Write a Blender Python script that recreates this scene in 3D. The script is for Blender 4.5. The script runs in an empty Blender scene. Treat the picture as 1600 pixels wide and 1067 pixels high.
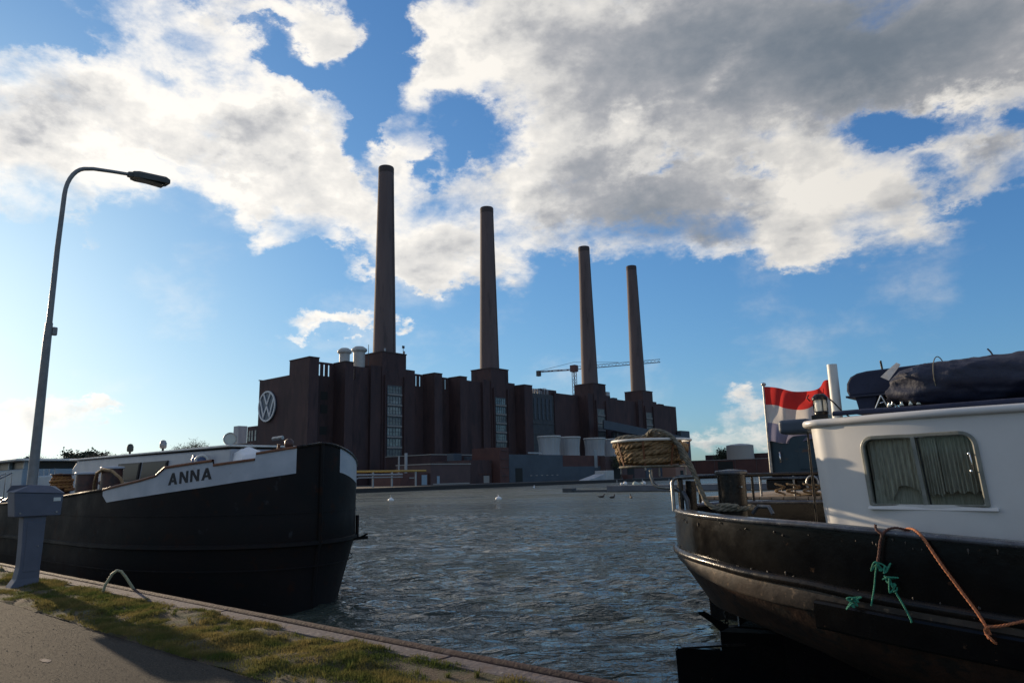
import bpy, bmesh, math, random
import numpy as np
from mathutils import Vector, Matrix, noise as mnoise

random.seed(7); np.random.seed(7)
scene = bpy.context.scene
col = scene.collection
R = math.radians

# ------------------------------------------------------------------ camera, sky, sun, exposure
# world axes: +X runs along the near quay towards the right of the photograph, +Y across the water, Z up
EYE = Vector((0.0, 0.0, 2.9)); WATER_Z = 0.35; GROUND_Z = 1.30
PITCH, ROLL, YAW = R(10.86), R(1.4), R(40.0)
cam_d = bpy.data.cameras.new("camera"); cam_o = bpy.data.objects.new("camera", cam_d); col.objects.link(cam_o)
cam_d.sensor_width = 36.0; cam_d.lens = 24.75; cam_d.clip_start = 0.1; cam_d.clip_end = 12000
cam_o.matrix_world = (Matrix.Translation(EYE) @ Matrix.Rotation(YAW, 4, 'Z') @ Matrix.Rotation(R(90) + PITCH, 4, 'X')
                      @ Matrix.Rotation(-ROLL, 4, 'Z'))
scene.camera = cam_o
scene.view_settings.view_transform = 'Standard'; scene.view_settings.look = 'None'
scene.view_settings.gamma = 1.0; scene.view_settings.use_curve_mapping = False
scene.view_settings.exposure = 0.0
scene.cycles.max_bounces = 6; scene.cycles.transparent_max_bounces = 12
scene.cycles.sample_clamp_indirect = 6.0

SUN_EL, SUN_AZ = R(11.5), math.atan2(-0.994, 0.108)       # azimuth measured from +Y towards +X
SUN_DIR = Vector((math.sin(SUN_AZ) * math.cos(SUN_EL), math.cos(SUN_AZ) * math.cos(SUN_EL), math.sin(SUN_EL)))
sd = bpy.data.lights.new("sun", 'SUN'); sd.energy = 5.0; sd.angle = R(0.6); sd.color = (1.0, 0.79, 0.55)
so = bpy.data.objects.new("sun", sd); col.objects.link(so)
so.rotation_euler = SUN_DIR.to_track_quat('Z', 'Y').to_euler(); so.location = (-60, 20, 60)

# clouds as ellipses on the sky: azimuth, elevation, half-axes, turn, weight (radians)
DENS = [(-1.318, 0.428, 0.167, 0.095, 0.02, 1.3),
 (-1.213, 0.557, 0.133, 0.068, -0.21, 1.0),
 (-1.11, 0.489, 0.2, 0.091, -0.48, 1.1),
 (-1.065, 0.432, 0.251, 0.091, -0.17, 1.3),
 (-0.957, 0.392, 0.118, 0.069, -0.28, 1.0),
 (-1.057, 0.616, 0.113, 0.022, 0.13, 0.5),
 (-0.972, 0.584, 0.082, 0.045, 0.23, 0.75),
 (-0.875, 0.465, 0.043, 0.08, 0.04, 0.8),
 (-0.847, 0.555, 0.104, 0.146, -0.34, 1.1),
 (-0.727, 0.596, 0.2, 0.112, -0.05, 1.4),
 (-0.539, 0.548, 0.3, 0.183, -0.16, 1.7),
 (-0.305, 0.552, 0.315, 0.155, -0.28, 1.8),
 (-0.093, 0.483, 0.195, 0.102, -0.08, 1.5),
 (-0.029, 0.42, 0.082, 0.042, -0.14, 0.8),
 (-0.503, 0.379, 0.267, 0.096, -0.18, 1.6),
 (-0.713, 0.364, 0.18, 0.09, 0.19, 1.2),
 (-0.789, 0.325, 0.085, 0.063, -0.01, 1.0),
 (-0.245, 0.352, 0.14, 0.077, -0.2, 1.2),
 (-0.283, 0.297, 0.062, 0.033, -0.16, 0.9),
 (-0.086, 0.343, 0.101, 0.04, -0.41, 1.2),
 (-0.363, 0.421, 0.165, 0.075, -0.18, 0.8),
 (-0.4, 0.304, 0.068, 0.03, -0.12, 0.7),
 (-1.328, 0.334, 0.053, 0.037, -0.01, 0.85),
 (-1.269, 0.307, 0.038, 0.015, -0.24, 0.95),
 (-1.036, 0.325, 0.057, 0.024, 0.24, 1.0),
 (-0.969, 0.319, 0.045, 0.019, 0.05, 0.9),
 (-0.953, 0.216, 0.071, 0.018, 0.09, 0.9),
 (-0.859, 0.221, 0.016, 0.013, 0.01, 0.6),
 (-0.914, 0.298, 0.036, 0.011, 0.03, 0.4),
 (-0.403, 0.052, 0.089, 0.027, 0.1, 1.15),
 (-0.367, 0.093, 0.072, 0.019, 0.12, 0.65),
 (-1.287, 0.091, 0.115, 0.017, 0.09, 0.8),
 (-1.208, 0.107, 0.032, 0.012, 0.03, 0.85),
 (-1.316, 0.068, 0.103, 0.029, 0.01, 0.7),
 (-1.233, 0.073, 0.027, 0.009, 0.01, 0.7),
 (-0.115, 0.325, 0.04, 0.019, -0.23, 0.4),
 (-0.744, 0.48, 0.083, 0.043, -0.17, -1.3),
 (-0.122, 0.327, 0.04, 0.03, -0.23, -0.8),
 (-0.467, 0.428, 0.054, 0.019, 0.04, -0.9),
 (-0.352, 0.401, 0.043, 0.016, -0.49, -0.8),
 (-0.162, 0.402, 0.09, 0.034, -0.11, -1.7),
 (-0.886, 0.614, 0.059, 0.127, -0.05, -2.0),
 (-0.917, 0.495, 0.04, 0.1, 0.18, -2.0),
 (-0.988, 0.513, 0.061, 0.034, -0.38, -0.8),
 (-0.884, 0.397, 0.019, 0.026, 0.04, -0.3),
 (-0.817, 0.425, 0.038, 0.026, 0.02, -0.8),
 (-1.341, 0.52, 0.101, 0.054, 0.27, -1.1),
 (-1.035, 0.553, 0.08, 0.04, -0.18, -0.9),
 (-1.193, 0.497, 0.047, 0.019, -0.06, -0.5),
 (-1.183, 0.418, 0.03, 0.016, -0.66, -0.4),
 (-0.574, 0.269, 0.055, 0.027, -0.06, -0.5)]
SHADE = [(-0.159, 0.531, 0.318, 0.125, -0.25, 1.2),
 (-0.489, 0.574, 0.211, 0.087, -0.16, 0.55),
 (-0.356, 0.493, 0.205, 0.105, -0.21, 0.6),
 (-0.467, 0.363, 0.182, 0.065, -0.2, 1.0),
 (-0.598, 0.369, 0.112, 0.044, 0.17, 0.4),
 (-1.291, 0.431, 0.093, 0.048, -0.01, 0.6),
 (-1.087, 0.449, 0.096, 0.048, 0.04, 0.45),
 (-1.155, 0.534, 0.133, 0.047, -0.16, -0.2),
 (-1.145, 0.389, 0.131, 0.033, -0.24, -0.2),
 (-0.621, 0.498, 0.126, 0.093, -0.08, 0.4),
 (-0.07, 0.356, 0.07, 0.022, -0.37, 0.5),
 (-0.398, 0.325, 0.085, 0.03, -0.13, 0.5),
 (-0.191, 0.473, 0.171, 0.061, -0.03, 0.5),
 (-0.37, 0.53, 0.052, 0.024, 0.12, -0.6),
 (-0.487, 0.47, 0.037, 0.05, -0.42, -0.4),
 (-0.101, 0.424, 0.096, 0.022, -0.07, -0.55),
 (-0.798, 0.525, 0.087, 0.12, -0.29, -0.4),
 (-0.261, 0.355, 0.085, 0.049, -0.19, -0.25),
 (-0.404, 0.039, 0.072, 0.014, -0.04, 0.5),
 (-1.196, 0.342, 0.117, 0.024, -0.15, -0.3)]

world = bpy.data.worlds.new("World"); scene.world = world; world.use_nodes = True
wt = world.node_tree; wn = wt.nodes; wl = wt.links; wn.clear()
def wnode(t, **k):
    n = wn.new(t)
    for a, b in k.items(): setattr(n, a, b)
    return n
def wmath(op, a, b=None, c=None, clamp=False):
    n = wnode('ShaderNodeMath', operation=op); n.use_clamp = clamp
    for i, v in enumerate((a, b, c)):
        if v is None: continue
        if isinstance(v, (int, float)): n.inputs[i].default_value = v
        else: wl.new(v, n.inputs[i])
    return n.outputs[0]
def wrange(v, a, b, c=0.0, d=1.0, smooth=True):
    n = wnode('ShaderNodeMapRange'); n.interpolation_type = 'SMOOTHSTEP' if smooth else 'LINEAR'; n.clamp = True
    wl.new(v, n.inputs[0])
    for i, q in enumerate((a, b, c, d)): n.inputs[i + 1].default_value = q
    return n.outputs[0]
sky = wnode('ShaderNodeTexSky'); sky.sky_type = 'NISHITA'; sky.sun_disc = False
sky.sun_elevation = SUN_EL; sky.sun_rotation = SUN_AZ; sky.altitude = 60; sky.air_density = 1.0; sky.dust_density = 0.7; sky.ozone_density = 2.2
bg_sky = wnode('ShaderNodeBackground'); bg_sky.inputs[1].default_value = 0.115
# film response of the clear sky: a * L / (1 + k * L) per channel
S0 = 0.115
def vop(op, a, b):
    n = wnode('ShaderNodeVectorMath', operation=op); wl.new(a, n.inputs[0])
    if isinstance(b, tuple): n.inputs[1].default_value = b
    else: wl.new(b, n.inputs[1])
    return n.outputs[0]
num = vop('MULTIPLY', sky.outputs[0], (0.70, 1.24, 2.08)); den = vop('ADD', vop('MULTIPLY', sky.outputs[0], (0.42 * S0, 0.72 * S0, 1.2 * S0)), (1, 1, 1))
wl.new(vop('DIVIDE', num, den), bg_sky.inputs[0])
tc = wnode('ShaderNodeTexCoord'); d_out = tc.outputs['Generated']
sep = wnode('ShaderNodeSeparateXYZ'); wl.new(d_out, sep.inputs[0])
az = wmath('ARCTAN2', sep.outputs[0], sep.outputs[1]); el = wmath('ARCSINE', sep.outputs[2])
comb = wnode('ShaderNodeCombineXYZ'); wl.new(az, comb.inputs[0]); wl.new(el, comb.inputs[1])
flat = wnode('ShaderNodeVectorMath', operation='MULTIPLY'); wl.new(d_out, flat.inputs[0]); flat.inputs[1].default_value = (1, 1, 1.7)
def wnoise(vec, scale, detail, rough, dist=0.0, lac=2.1):
    n = wnode('ShaderNodeTexNoise'); wl.new(vec, n.inputs['Vector']); n.inputs['Scale'].default_value = scale
    n.inputs['Detail'].default_value = detail; n.inputs['Roughness'].default_value = rough; n.inputs['Distortion'].default_value = dist
    n.inputs['Lacunarity'].default_value = lac
    return n
warp = wnoise(flat.outputs[0], 8.0, 7.0, 0.62)
wv = wnode('ShaderNodeVectorMath', operation='MULTIPLY_ADD'); wl.new(warp.outputs['Color'], wv.inputs[0])
wv.inputs[1].default_value = (0.22, 0.17, 0); wv.inputs[2].default_value = (-0.11, -0.085, 0)
wadd = wnode('ShaderNodeVectorMath', operation='ADD'); wl.new(comb.outputs[0], wadd.inputs[0]); wl.new(wv.outputs[0], wadd.inputs[1])
def blobsum(table, cap=None):
    tot = None
    for (a, e, ra, re, rot, w) in table:
        mp = wnode('ShaderNodeMapping', vector_type='TEXTURE'); wl.new(wadd.outputs[0], mp.inputs['Vector'])
        mp.inputs['Location'].default_value = (a, e, 0); mp.inputs['Rotation'].default_value = (0, 0, rot)
        mp.inputs['Scale'].default_value = (ra * 1.12, re * 1.12, 1)
        g = wnode('ShaderNodeTexGradient', gradient_type='SPHERICAL'); wl.new(mp.outputs[0], g.inputs[0])
        tot = wmath('MULTIPLY', g.outputs['Fac'], w) if tot is None else wmath('MULTIPLY_ADD', g.outputs['Fac'], w, tot)
    return tot
pos = blobsum([b for b in DENS if b[5] > 0])
dens = wmath('ADD', wmath('MINIMUM', pos, 0.60), wmath('MULTIPLY', blobsum([b for b in DENS if b[5] < 0]), 0.72))
dens = wmath('ADD', dens, wrange(pos, 0.8, 2.4, 0.0, 0.75)); shade = blobsum(SHADE)
# outside the frame the broken cloud simply goes on
far = wnoise(flat.outputs[0], 2.3, 3.0, 0.5)
far_d = wrange(far.outputs['Fac'], 0.46, 0.66, 0.0, 0.9)
inview = wrange(wmath('ABSOLUTE', wmath('ADD', az, 0.70)), 0.85, 1.15, 1.0, 0.0)
inview2 = wmath('MULTIPLY', inview, wrange(el, 0.68, 0.85, 1.0, 0.0))
dens_all = wmath('ADD', wmath('MULTIPLY', dens, 1.0), wmath('MULTIPLY', far_d, wmath('SUBTRACT', 1.0, inview2)))
off0 = wnode('ShaderNodeVectorMath', operation='ADD'); wl.new(flat.outputs[0], off0.inputs[0])
off0.inputs[1].default_value = tuple(0.010 * c for c in (SUN_DIR.x, SUN_DIR.y, SUN_DIR.z + 0.6))
n1 = wnoise(flat.outputs[0], 5.6, 12.0, 0.575, 0.12)
n1f = wnoise(off0.outputs[0], 5.6, 9.0, 0.575, 0.12)
off = wnode('ShaderNodeVectorMath', operation='ADD'); wl.new(flat.outputs[0], off.inputs[0])
off.inputs[1].default_value = tuple(0.03 * c for c in (SUN_DIR.x, SUN_DIR.y, SUN_DIR.z + 0.6))
n1s = wnoise(flat.outputs[0], 4.2, 5.0, 0.5, 0.2)
n2 = wnoise(off.outputs[0], 4.2, 5.0, 0.5, 0.2)
fade_n = wrange(dens_all, 0.0, 0.25, 0.55, 1.0)
raw = wmath('ADD', dens_all, wmath('MULTIPLY', wmath('SUBTRACT', n1.outputs['Fac'], 0.50), wmath('MULTIPLY', fade_n, 3.0)))
alpha = wrange(raw, 0.0, 0.86, 0.0, 1.0)
alpha = wmath('MULTIPLY', alpha, wrange(el, 0.0, 0.03, 0.3, 1.0))
thick = wrange(raw, 0.35, 1.35, 0.0, 0.20)
relief = wmath('MULTIPLY', wmath('SUBTRACT', n2.outputs['Fac'], n1s.outputs['Fac']), 1.7)
relief = wmath('ADD', relief, wmath('MULTIPLY', wmath('SUBTRACT', n1f.outputs['Fac'], n1.outputs['Fac']), 1.5))
shn = wmath('MULTIPLY', shade, wmath('MULTIPLY_ADD', n1s.outputs['Fac'], 1.5, 0.05))
sh = wmath('ADD', wmath('ADD', wmath('MULTIPLY', shn, 0.88), thick), relief)
sundot = wnode('ShaderNodeVectorMath', operation='DOT_PRODUCT'); wl.new(d_out, sundot.inputs[0]); sundot.inputs[1].default_value = SUN_DIR
glow = wrange(sundot.outputs['Value'], 0.35, 1.0, 0.0, 1.0, smooth=False)
sh = wmath('MAXIMUM', sh, 0.0); sh = wmath('DIVIDE', sh, wmath('ADD', sh, 0.55))
ramp = wnode('ShaderNodeValToRGB'); wl.new(sh, ramp.inputs[0])
els = ramp.color_ramp.elements
els[0].position = 0.0; els[0].color = (0.82, 0.785, 0.73, 1)
els[1].position = 0.90; els[1].color = (0.085, 0.115, 0.155, 1)
e = els.new(0.31); e.color = (0.60, 0.59, 0.575, 1)
e = els.new(0.48); e.color = (0.35, 0.36, 0.385, 1)
e = els.new(0.68); e.color = (0.165, 0.20, 0.245, 1)
bg_cl = wnode('ShaderNodeBackground'); wl.new(ramp.outputs[0], bg_cl.inputs[0])
wl.new(wmath('MULTIPLY_ADD', glow, 0.35, 1.0), bg_cl.inputs[1])
mix = wnode('ShaderNodeMixShader'); wl.new(alpha, mix.inputs[0]); wl.new(bg_sky.outputs[0], mix.inputs[1]); wl.new(bg_cl.outputs[0], mix.inputs[2])
wo = wnode('ShaderNodeOutputWorld'); wl.new(mix.outputs[0], wo.inputs[0])
world.cycles.sampling_method = 'MANUAL'; world.cycles.sample_map_resolution = 512

# ------------------------------------------------------------------ helpers
class MB:
    """collects simple solids in world coordinates; build() links them as one mesh object"""
    def __init__(s): s.v = []; s.f = []; s.sm = []
    def add(s, vs, fs, smooth=False):
        b = len(s.v); s.v += [tuple(p) for p in vs]
        s.f += [tuple(b + i for i in q) for q in fs]; s.sm += [smooth] * len(fs); return s
    def box(s, x0, x1, y0, y1, z0, z1):
        return s.hexa([(x0, y0, z0), (x1, y0, z0), (x1, y1, z0), (x0, y1, z0), (x0, y0, z1), (x1, y0, z1), (x1, y1, z1), (x0, y1, z1)])
    def hexa(s, p):
        return s.add(p, [(0, 3, 2, 1), (4, 5, 6, 7), (0, 1, 5, 4), (1, 2, 6, 5), (2, 3, 7, 6), (3, 0, 4, 7)])
    def bar(s, a, b, w, h, up=(0, 0, 1)):
        a, b, up = Vector(a), Vector(b), Vector(up); d = (b - a).normalized()
        r = d.cross(up)
        if r.length < 1e-4: r = d.cross(Vector((1, 0, 0)))
        r.normalize(); u = r.cross(d)
        q = [(-w / 2, -h / 2), (w / 2, -h / 2), (w / 2, h / 2), (-w / 2, h / 2)]
        return s.hexa([a + r * i + u * j for i, j in q] + [b + r * i + u * j for i, j in q])
    def tube(s, path, r, n=10, cap=True, closed=False):
        P = [Vector(p) for p in path]; m = len(P)
        rad = r if isinstance(r, (list, tuple)) else [r] * m
        rings = []; up = None
        for i in range(m):
            if closed: t = P[(i + 1) % m] - P[i - 1]
            else: t = P[min(i + 1, m - 1)] - P[max(i - 1, 0)]
            t.normalize()
            if up is None:
                up = Vector((0, 0, 1)) if abs(t.z) < 0.9 else Vector((1, 0, 0))
            a = t.cross(up)
            if a.length < 1e-5: a = t.cross(Vector((0, 1, 0)))
            a.normalize(); b = a.cross(t); up = b
            rings.append([P[i] + (a * math.cos(2 * math.pi * k / n) + b * math.sin(2 * math.pi * k / n)) * rad[i] for k in range(n)])
        vs = [p for g in rings for p in g]; fs = []
        for i in range(m if closed else m - 1):
            j = (i + 1) % m
            for k in range(n):
                l = (k + 1) % n; fs.append((i * n + k, i * n + l, j * n + l, j * n + k))
        s.add(vs, fs, True)
        if cap and not closed:
            s.add(rings[0], [tuple(range(n))]); s.add(rings[-1], [tuple(range(n - 1, -1, -1))])
        return s
    def cyl(s, c, r, z0, z1, n=20, r1=None, smooth=True, cap=True):
        r1 = r if r1 is None else r1
        return s.lathe(c, [(r, z0), (r1, z1)], n, smooth, cap)
    def lathe(s, c, prof, n=24, smooth=True, cap=True):
        vs = [(c[0] + q * math.cos(2 * math.pi * k / n), c[1] + q * math.sin(2 * math.pi * k / n), z) for q, z in prof for k in range(n)]
        fs = [(i * n + k, i * n + (k + 1) % n, (i + 1) * n + (k + 1) % n, (i + 1) * n + k) for i in range(len(prof) - 1) for k in range(n)]
        s.add(vs, fs, smooth)
        if cap:
            s.add(vs[:n], [tuple(range(n - 1, -1, -1))]); s.add(vs[-n:], [tuple(range(n))])
        return s
    def prism(s, poly, axis, a, b):
        """polygon (list of 2D) extruded from a to b along axis 'x','y' or 'z'"""
        def P(p, t): return {'x': (t, p[0], p[1]), 'y': (p[0], t, p[1]), 'z': (p[0], p[1], t)}[axis]
        n = len(poly); vs = [P(p, a) for p in poly] + [P(p, b) for p in poly]
        fs = [tuple(range(n - 1, -1, -1)), tuple(range(n, 2 * n))] + [(i, (i + 1) % n, n + (i + 1) % n, n + i) for i in range(n)]
        return s.add(vs, fs)
    def grid(s, rows, smooth=True, closed=False):
        m, n = len(rows), len(rows[0]); vs = [p for g in rows for p in g]
        fs = [(i * n + k, i * n + (k + 1) % n, (i + 1) * n + (k + 1) % n, (i + 1) * n + k) for i in range(m - 1) for k in range(n if closed else n - 1)]
        return s.add(vs, fs, smooth)
    def build(s, name, m, parent=None, bevel=0.0, seg=2, merge=0.0):
        me = bpy.data.meshes.new(name); me.from_pydata(s.v, [], s.f)
        me.polygons.foreach_set('use_smooth', s.sm)
        bm = bmesh.new(); bm.from_mesh(me)
        if merge: bmesh.ops.remove_doubles(bm, verts=bm.verts[:], dist=merge)
        bmesh.ops.recalc_face_normals(bm, faces=bm.faces[:]); bm.to_mesh(me); bm.free()
        me.materials.append(m); o = bpy.data.objects.new(name, me); col.objects.link(o)
        if parent is not None: adopt(o, parent)
        if bevel > 0:
            b = o.modifiers.new("bevel", 'BEVEL'); b.width = bevel; b.segments = seg; b.limit_method = 'ANGLE'; b.angle_limit = R(40)
        return o
def world_of(o):
    m = Matrix.Translation(o.location)
    return world_of(o.parent) @ o.matrix_parent_inverse @ m if o.parent is not None else m
def adopt(o, parent):
    o.parent = parent; o.matrix_parent_inverse = world_of(parent).inverted()
def tag(o, label, cat, group=None):
    o['label'] = label; o['category'] = cat
    if group: o['group'] = group
    return o
def thing(name, label, cat, loc, group=None):
    o = bpy.data.objects.new(name, None); o.location = loc; o.empty_display_size = 0.2; col.objects.link(o)
    return tag(o, label, cat, group)
def struct(o): o['kind'] = 'structure'; return o
def stuff(o): o['kind'] = 'stuff'; return o
def copy_tree(o, offset, parent=None):
    c = o.copy(); col.objects.link(c)
    if parent is not None: c.parent = parent
    else: c.location = o.location + Vector(offset)
    for ch in list(o.children): copy_tree(ch, offset, c)
    return c

def mat(name, c1, rough=0.6, metal=0.0, c2=None, scale=3.0, detail=5.0, bump=0.0, bscale=None, stretch=(1, 1, 1), blend=(0.38, 0.66),
        spot=None, spec=0.5, rvar=0.0, coat=0.0, spot2=None):
    """principled surface whose colour, relief and gloss vary with noise; spot = (colour, scale, lo, hi) adds patches"""
    m = bpy.data.materials.new(name); m.use_nodes = True; t = m.node_tree; N = t.nodes; L = t.links
    b = N['Principled BSDF']; b.inputs['Base Color'].default_value = (*c1, 1); b.inputs['Roughness'].default_value = rough
    b.inputs['Metallic'].default_value = metal; b.inputs['Specular IOR Level'].default_value = spec
    b.inputs['Coat Weight'].default_value = coat; b.inputs['Coat Roughness'].default_value = 0.12
    tcn = N.new('ShaderNodeTexCoord'); mp = N.new('ShaderNodeMapping'); mp.inputs['Scale'].default_value = stretch
    L.new(tcn.outputs['Object'], mp.inputs['Vector'])
    def noi(s, d=detail):
        n = N.new('ShaderNodeTexNoise'); n.inputs['Scale'].default_value = s; n.inputs['Detail'].default_value = d
        n.inputs['Roughness'].default_value = 0.6; L.new(mp.outputs[0], n.inputs['Vector']); return n
    cur = None
    if c2 is not None:
        n = noi(scale); r = N.new('ShaderNodeValToRGB'); r.color_ramp.elements[0].position = blend[0]; r.color_ramp.elements[1].position = blend[1]
        r.color_ramp.elements[0].color = (*c1, 1); r.color_ramp.elements[1].color = (*c2, 1); L.new(n.outputs['Fac'], r.inputs[0]); cur = r.outputs[0]
    for sp in (spot, spot2):
        if sp is None: continue
        n = noi(sp[1], 7.0); mr = N.new('ShaderNodeMapRange'); mr.inputs[1].default_value = sp[2]; mr.inputs[2].default_value = sp[3]; L.new(n.outputs['Fac'], mr.inputs[0])
        x = N.new('ShaderNodeMix'); x.data_type = 'RGBA'; L.new(mr.outputs[0], x.inputs[0])
        if cur is None: x.inputs[6].default_value = (*c1, 1)
        else: L.new(cur, x.inputs[6])
        x.inputs[7].default_value = (*sp[0], 1); cur = x.outputs[2]
    if cur is not None: L.new(cur, b.inputs['Base Color'])
    if rvar > 0:
        n = noi(scale * 1.7); mr = N.new('ShaderNodeMapRange'); mr.inputs[1].default_value = 0.3; mr.inputs[2].default_value = 0.7
        mr.inputs[3].default_value = max(0.03, rough - rvar); mr.inputs[4].default_value = min(1, rough + rvar); L.new(n.outputs['Fac'], mr.inputs[0]); L.new(mr.outputs[0], b.inputs['Roughness'])
    if bump > 0:
        n = noi(bscale or scale * 4, 6.0); bp = N.new('ShaderNodeBump'); bp.inputs['Distance'].default_value = bump; L.new(n.outputs['Fac'], bp.inputs['Height']); L.new(bp.outputs[0], b.inputs['Normal'])
    return m

M = {}
M['black_hull'] = mat('black hull paint', (0.004, 0.004, 0.0045), 0.20, c2=(0.008, 0.007, 0.006), scale=2.2, bump=0.005, bscale=2.6, rvar=0.08, spot=((0.10, 0.055, 0.03), 9, 0.68, 0.76), spec=0.22)
M['anna_hull'] = mat('tarred barge side', (0.013, 0.013, 0.013), 0.6, c2=(0.019, 0.014, 0.013), scale=0.9, bump=0.012, bscale=1.6, rvar=0.12, spec=0.10, spot=((0.030, 0.014, 0.009), 3.5, 0.58, 0.72), spot2=((0.045, 0.045, 0.047), 2.2, 0.66, 0.76))
M['band_dark'] = mat('worn dark belting', (0.030, 0.024, 0.020), 0.5, c2=(0.075, 0.056, 0.042), scale=4, bump=0.004, spot=((0.20, 0.14, 0.09), 14, 0.6, 0.68), rvar=0.12)
M['rust_bottom'] = mat('rusty bottom paint', (0.028, 0.014, 0.009), 0.6, c2=(0.070, 0.033, 0.018), scale=3, bump=0.01, spot=((0.02, 0.015, 0.012), 5, 0.52, 0.6))
M['hull_white'] = mat('aged white hull paint', (0.36, 0.38, 0.41), 0.42, c2=(0.46, 0.47, 0.49), scale=2.0, spot=((0.30, 0.27, 0.23), 7, 0.64, 0.78), bump=0.004, bscale=4)
M['letter_black'] = mat('black lettering paint', (0.018, 0.016, 0.018), 0.5)
M['wood_rail'] = mat('varnished rail', (0.14, 0.055, 0.028), 0.5, c2=(0.22, 0.09, 0.04), scale=6, bump=0.003)
M['cabin_white'] = mat('cabin gloss white', (0.62, 0.61, 0.585), 0.34, c2=(0.57, 0.555, 0.53), scale=1.3, bump=0.0015, bscale=2.2, spot=((0.42, 0.33, 0.24), 26, 0.74, 0.80), rvar=0.06)
M['cream'] = mat('cream white paint', (0.70, 0.68, 0.62), 0.45, c2=(0.60, 0.58, 0.52), scale=4)
M['window_frame'] = mat('weathered window frame', (0.16, 0.165, 0.14), 0.4, c2=(0.24, 0.24, 0.20), scale=8, spot=((0.10, 0.09, 0.07), 30, 0.62, 0.7))
M['dark_inside'] = mat('dark interior', (0.02, 0.022, 0.02), 0.9)
M['lace'] = mat('lace curtain', (0.46, 0.43, 0.37), 0.9, c2=(0.28, 0.26, 0.22), scale=30, stretch=(3, 1, 0.3))
M['chrome'] = mat('polished metal', (0.6, 0.6, 0.58), 0.22, 1.0)
M['steel'] = mat('galvanised tube', (0.34, 0.34, 0.33), 0.38, 0.85, c2=(0.22, 0.21, 0.20), scale=12, rvar=0.1)
M['black_steel'] = mat('black painted steel', (0.009, 0.009, 0.009), 0.28, c2=(0.022, 0.016, 0.012), scale=7, bump=0.003, rvar=0.12, spec=0.25, spot=((0.16, 0.14, 0.11), 18, 0.69, 0.75))
M['grey_cap'] = mat('worn steel rail cap', (0.10, 0.11, 0.125), 0.30, 0.35, c2=(0.05, 0.05, 0.055), scale=5, bump=0.004, spot=((0.36, 0.34, 0.30), 16, 0.62, 0.70), rvar=0.14)
M['rope'] = mat('weathered hemp rope', (0.33, 0.215, 0.105), 0.9, c2=(0.17, 0.105, 0.05), scale=16, bump=0.01, bscale=90)
M['rope_old'] = mat('grey green old rope', (0.22, 0.20, 0.15), 0.95, c2=(0.12, 0.11, 0.085), scale=18, bump=0.01, bscale=90)
M['rope_orange'] = mat('orange polypropylene rope', (0.50, 0.17, 0.06), 0.7, c2=(0.30, 0.10, 0.05), scale=40, bump=0.005, bscale=160)
M['rope_brown'] = mat('tarred brown cord', (0.12, 0.045, 0.028), 0.8, c2=(0.06, 0.028, 0.02), scale=30)
M['rope_green'] = mat('green nylon twine', (0.03, 0.27, 0.16), 0.7, c2=(0.02, 0.16, 0.10), scale=40, bump=0.004, bscale=160)
M['navy'] = mat('navy canvas', (0.012, 0.017, 0.042), 0.72, c2=(0.020, 0.026, 0.058), scale=3, bump=0.02, bscale=2.6)
M['navy_black'] = mat('black tarpaulin', (0.011, 0.014, 0.032), 0.6, c2=(0.018, 0.023, 0.050), scale=2.5, bump=0.03, bscale=3.2)
M['blue_pad'] = mat('slate blue vinyl', (0.025, 0.045, 0.075), 0.5, c2=(0.04, 0.06, 0.09), scale=6)
M['teal'] = mat('teal blue plating', (0.010, 0.026, 0.042), 0.32, c2=(0.02, 0.04, 0.055), scale=2.5, spot=((0.09, 0.045, 0.025), 6, 0.6, 0.7))
M['deck_wood'] = mat('bleached deck boards', (0.36, 0.27, 0.18), 0.8, c2=(0.24, 0.17, 0.11), scale=4, stretch=(1, 6, 1))
M['lamp_grey'] = mat('grey lamp enamel', (0.22, 0.22, 0.215), 0.5, 0.2, c2=(0.16, 0.155, 0.15), scale=5)
M['lamp_dark'] = mat('dark lamp housing', (0.045, 0.05, 0.045), 0.6, c2=(0.07, 0.07, 0.06), scale=6)
M['ped_blue'] = mat('blue grey powder coat', (0.105, 0.112, 0.142), 0.6, c2=(0.085, 0.092, 0.115), scale=3, spot=((0.20, 0.20, 0.18), 12, 0.68, 0.76))
M['sticker'] = mat('pale sticker', (0.62, 0.62, 0.55), 0.5)
M['hoop'] = mat('faded yellow paint', (0.34, 0.33, 0.18), 0.6, c2=(0.24, 0.23, 0.15), scale=12, spot=((0.10, 0.06, 0.04), 20, 0.6, 0.7))
M['brick'] = mat('dark clinker brick', (0.070, 0.038, 0.036), 0.85, c2=(0.048, 0.029, 0.030), scale=0.16, detail=9, bump=0.05, bscale=2.5, stretch=(1, 1, 0.30), spot=((0.030, 0.019, 0.020), 0.30, 0.50, 0.70), spot2=((0.090, 0.046, 0.042), 0.22, 0.58, 0.72))
M['brick_stack'] = mat('chimney clinker', (0.150, 0.108, 0.100), 0.85, c2=(0.105, 0.078, 0.075), scale=0.22, detail=8, stretch=(1, 1, 0.12), bump=0.04, bscale=2.0, spot=((0.06, 0.048, 0.048), 0.5, 0.55, 0.72))
M['brick_soot'] = mat('sooty chimney top', (0.070, 0.053, 0.050), 0.9)
M['brick_low'] = mat('red brown brick', (0.105, 0.045, 0.036), 0.85, c2=(0.075, 0.034, 0.03), scale=0.3, detail=8)
M['brick_pale'] = mat('faded brown render', (0.10, 0.062, 0.058), 0.85, c2=(0.08, 0.052, 0.05), scale=0.3)
M['slate_clad'] = mat('slate grey cladding', (0.065, 0.082, 0.10), 0.7, c2=(0.052, 0.065, 0.08), scale=0.2)
M['dark_steelwork'] = mat('dark grey steelwork', (0.045, 0.05, 0.055), 0.7, c2=(0.07, 0.072, 0.075), scale=0.5)
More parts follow.
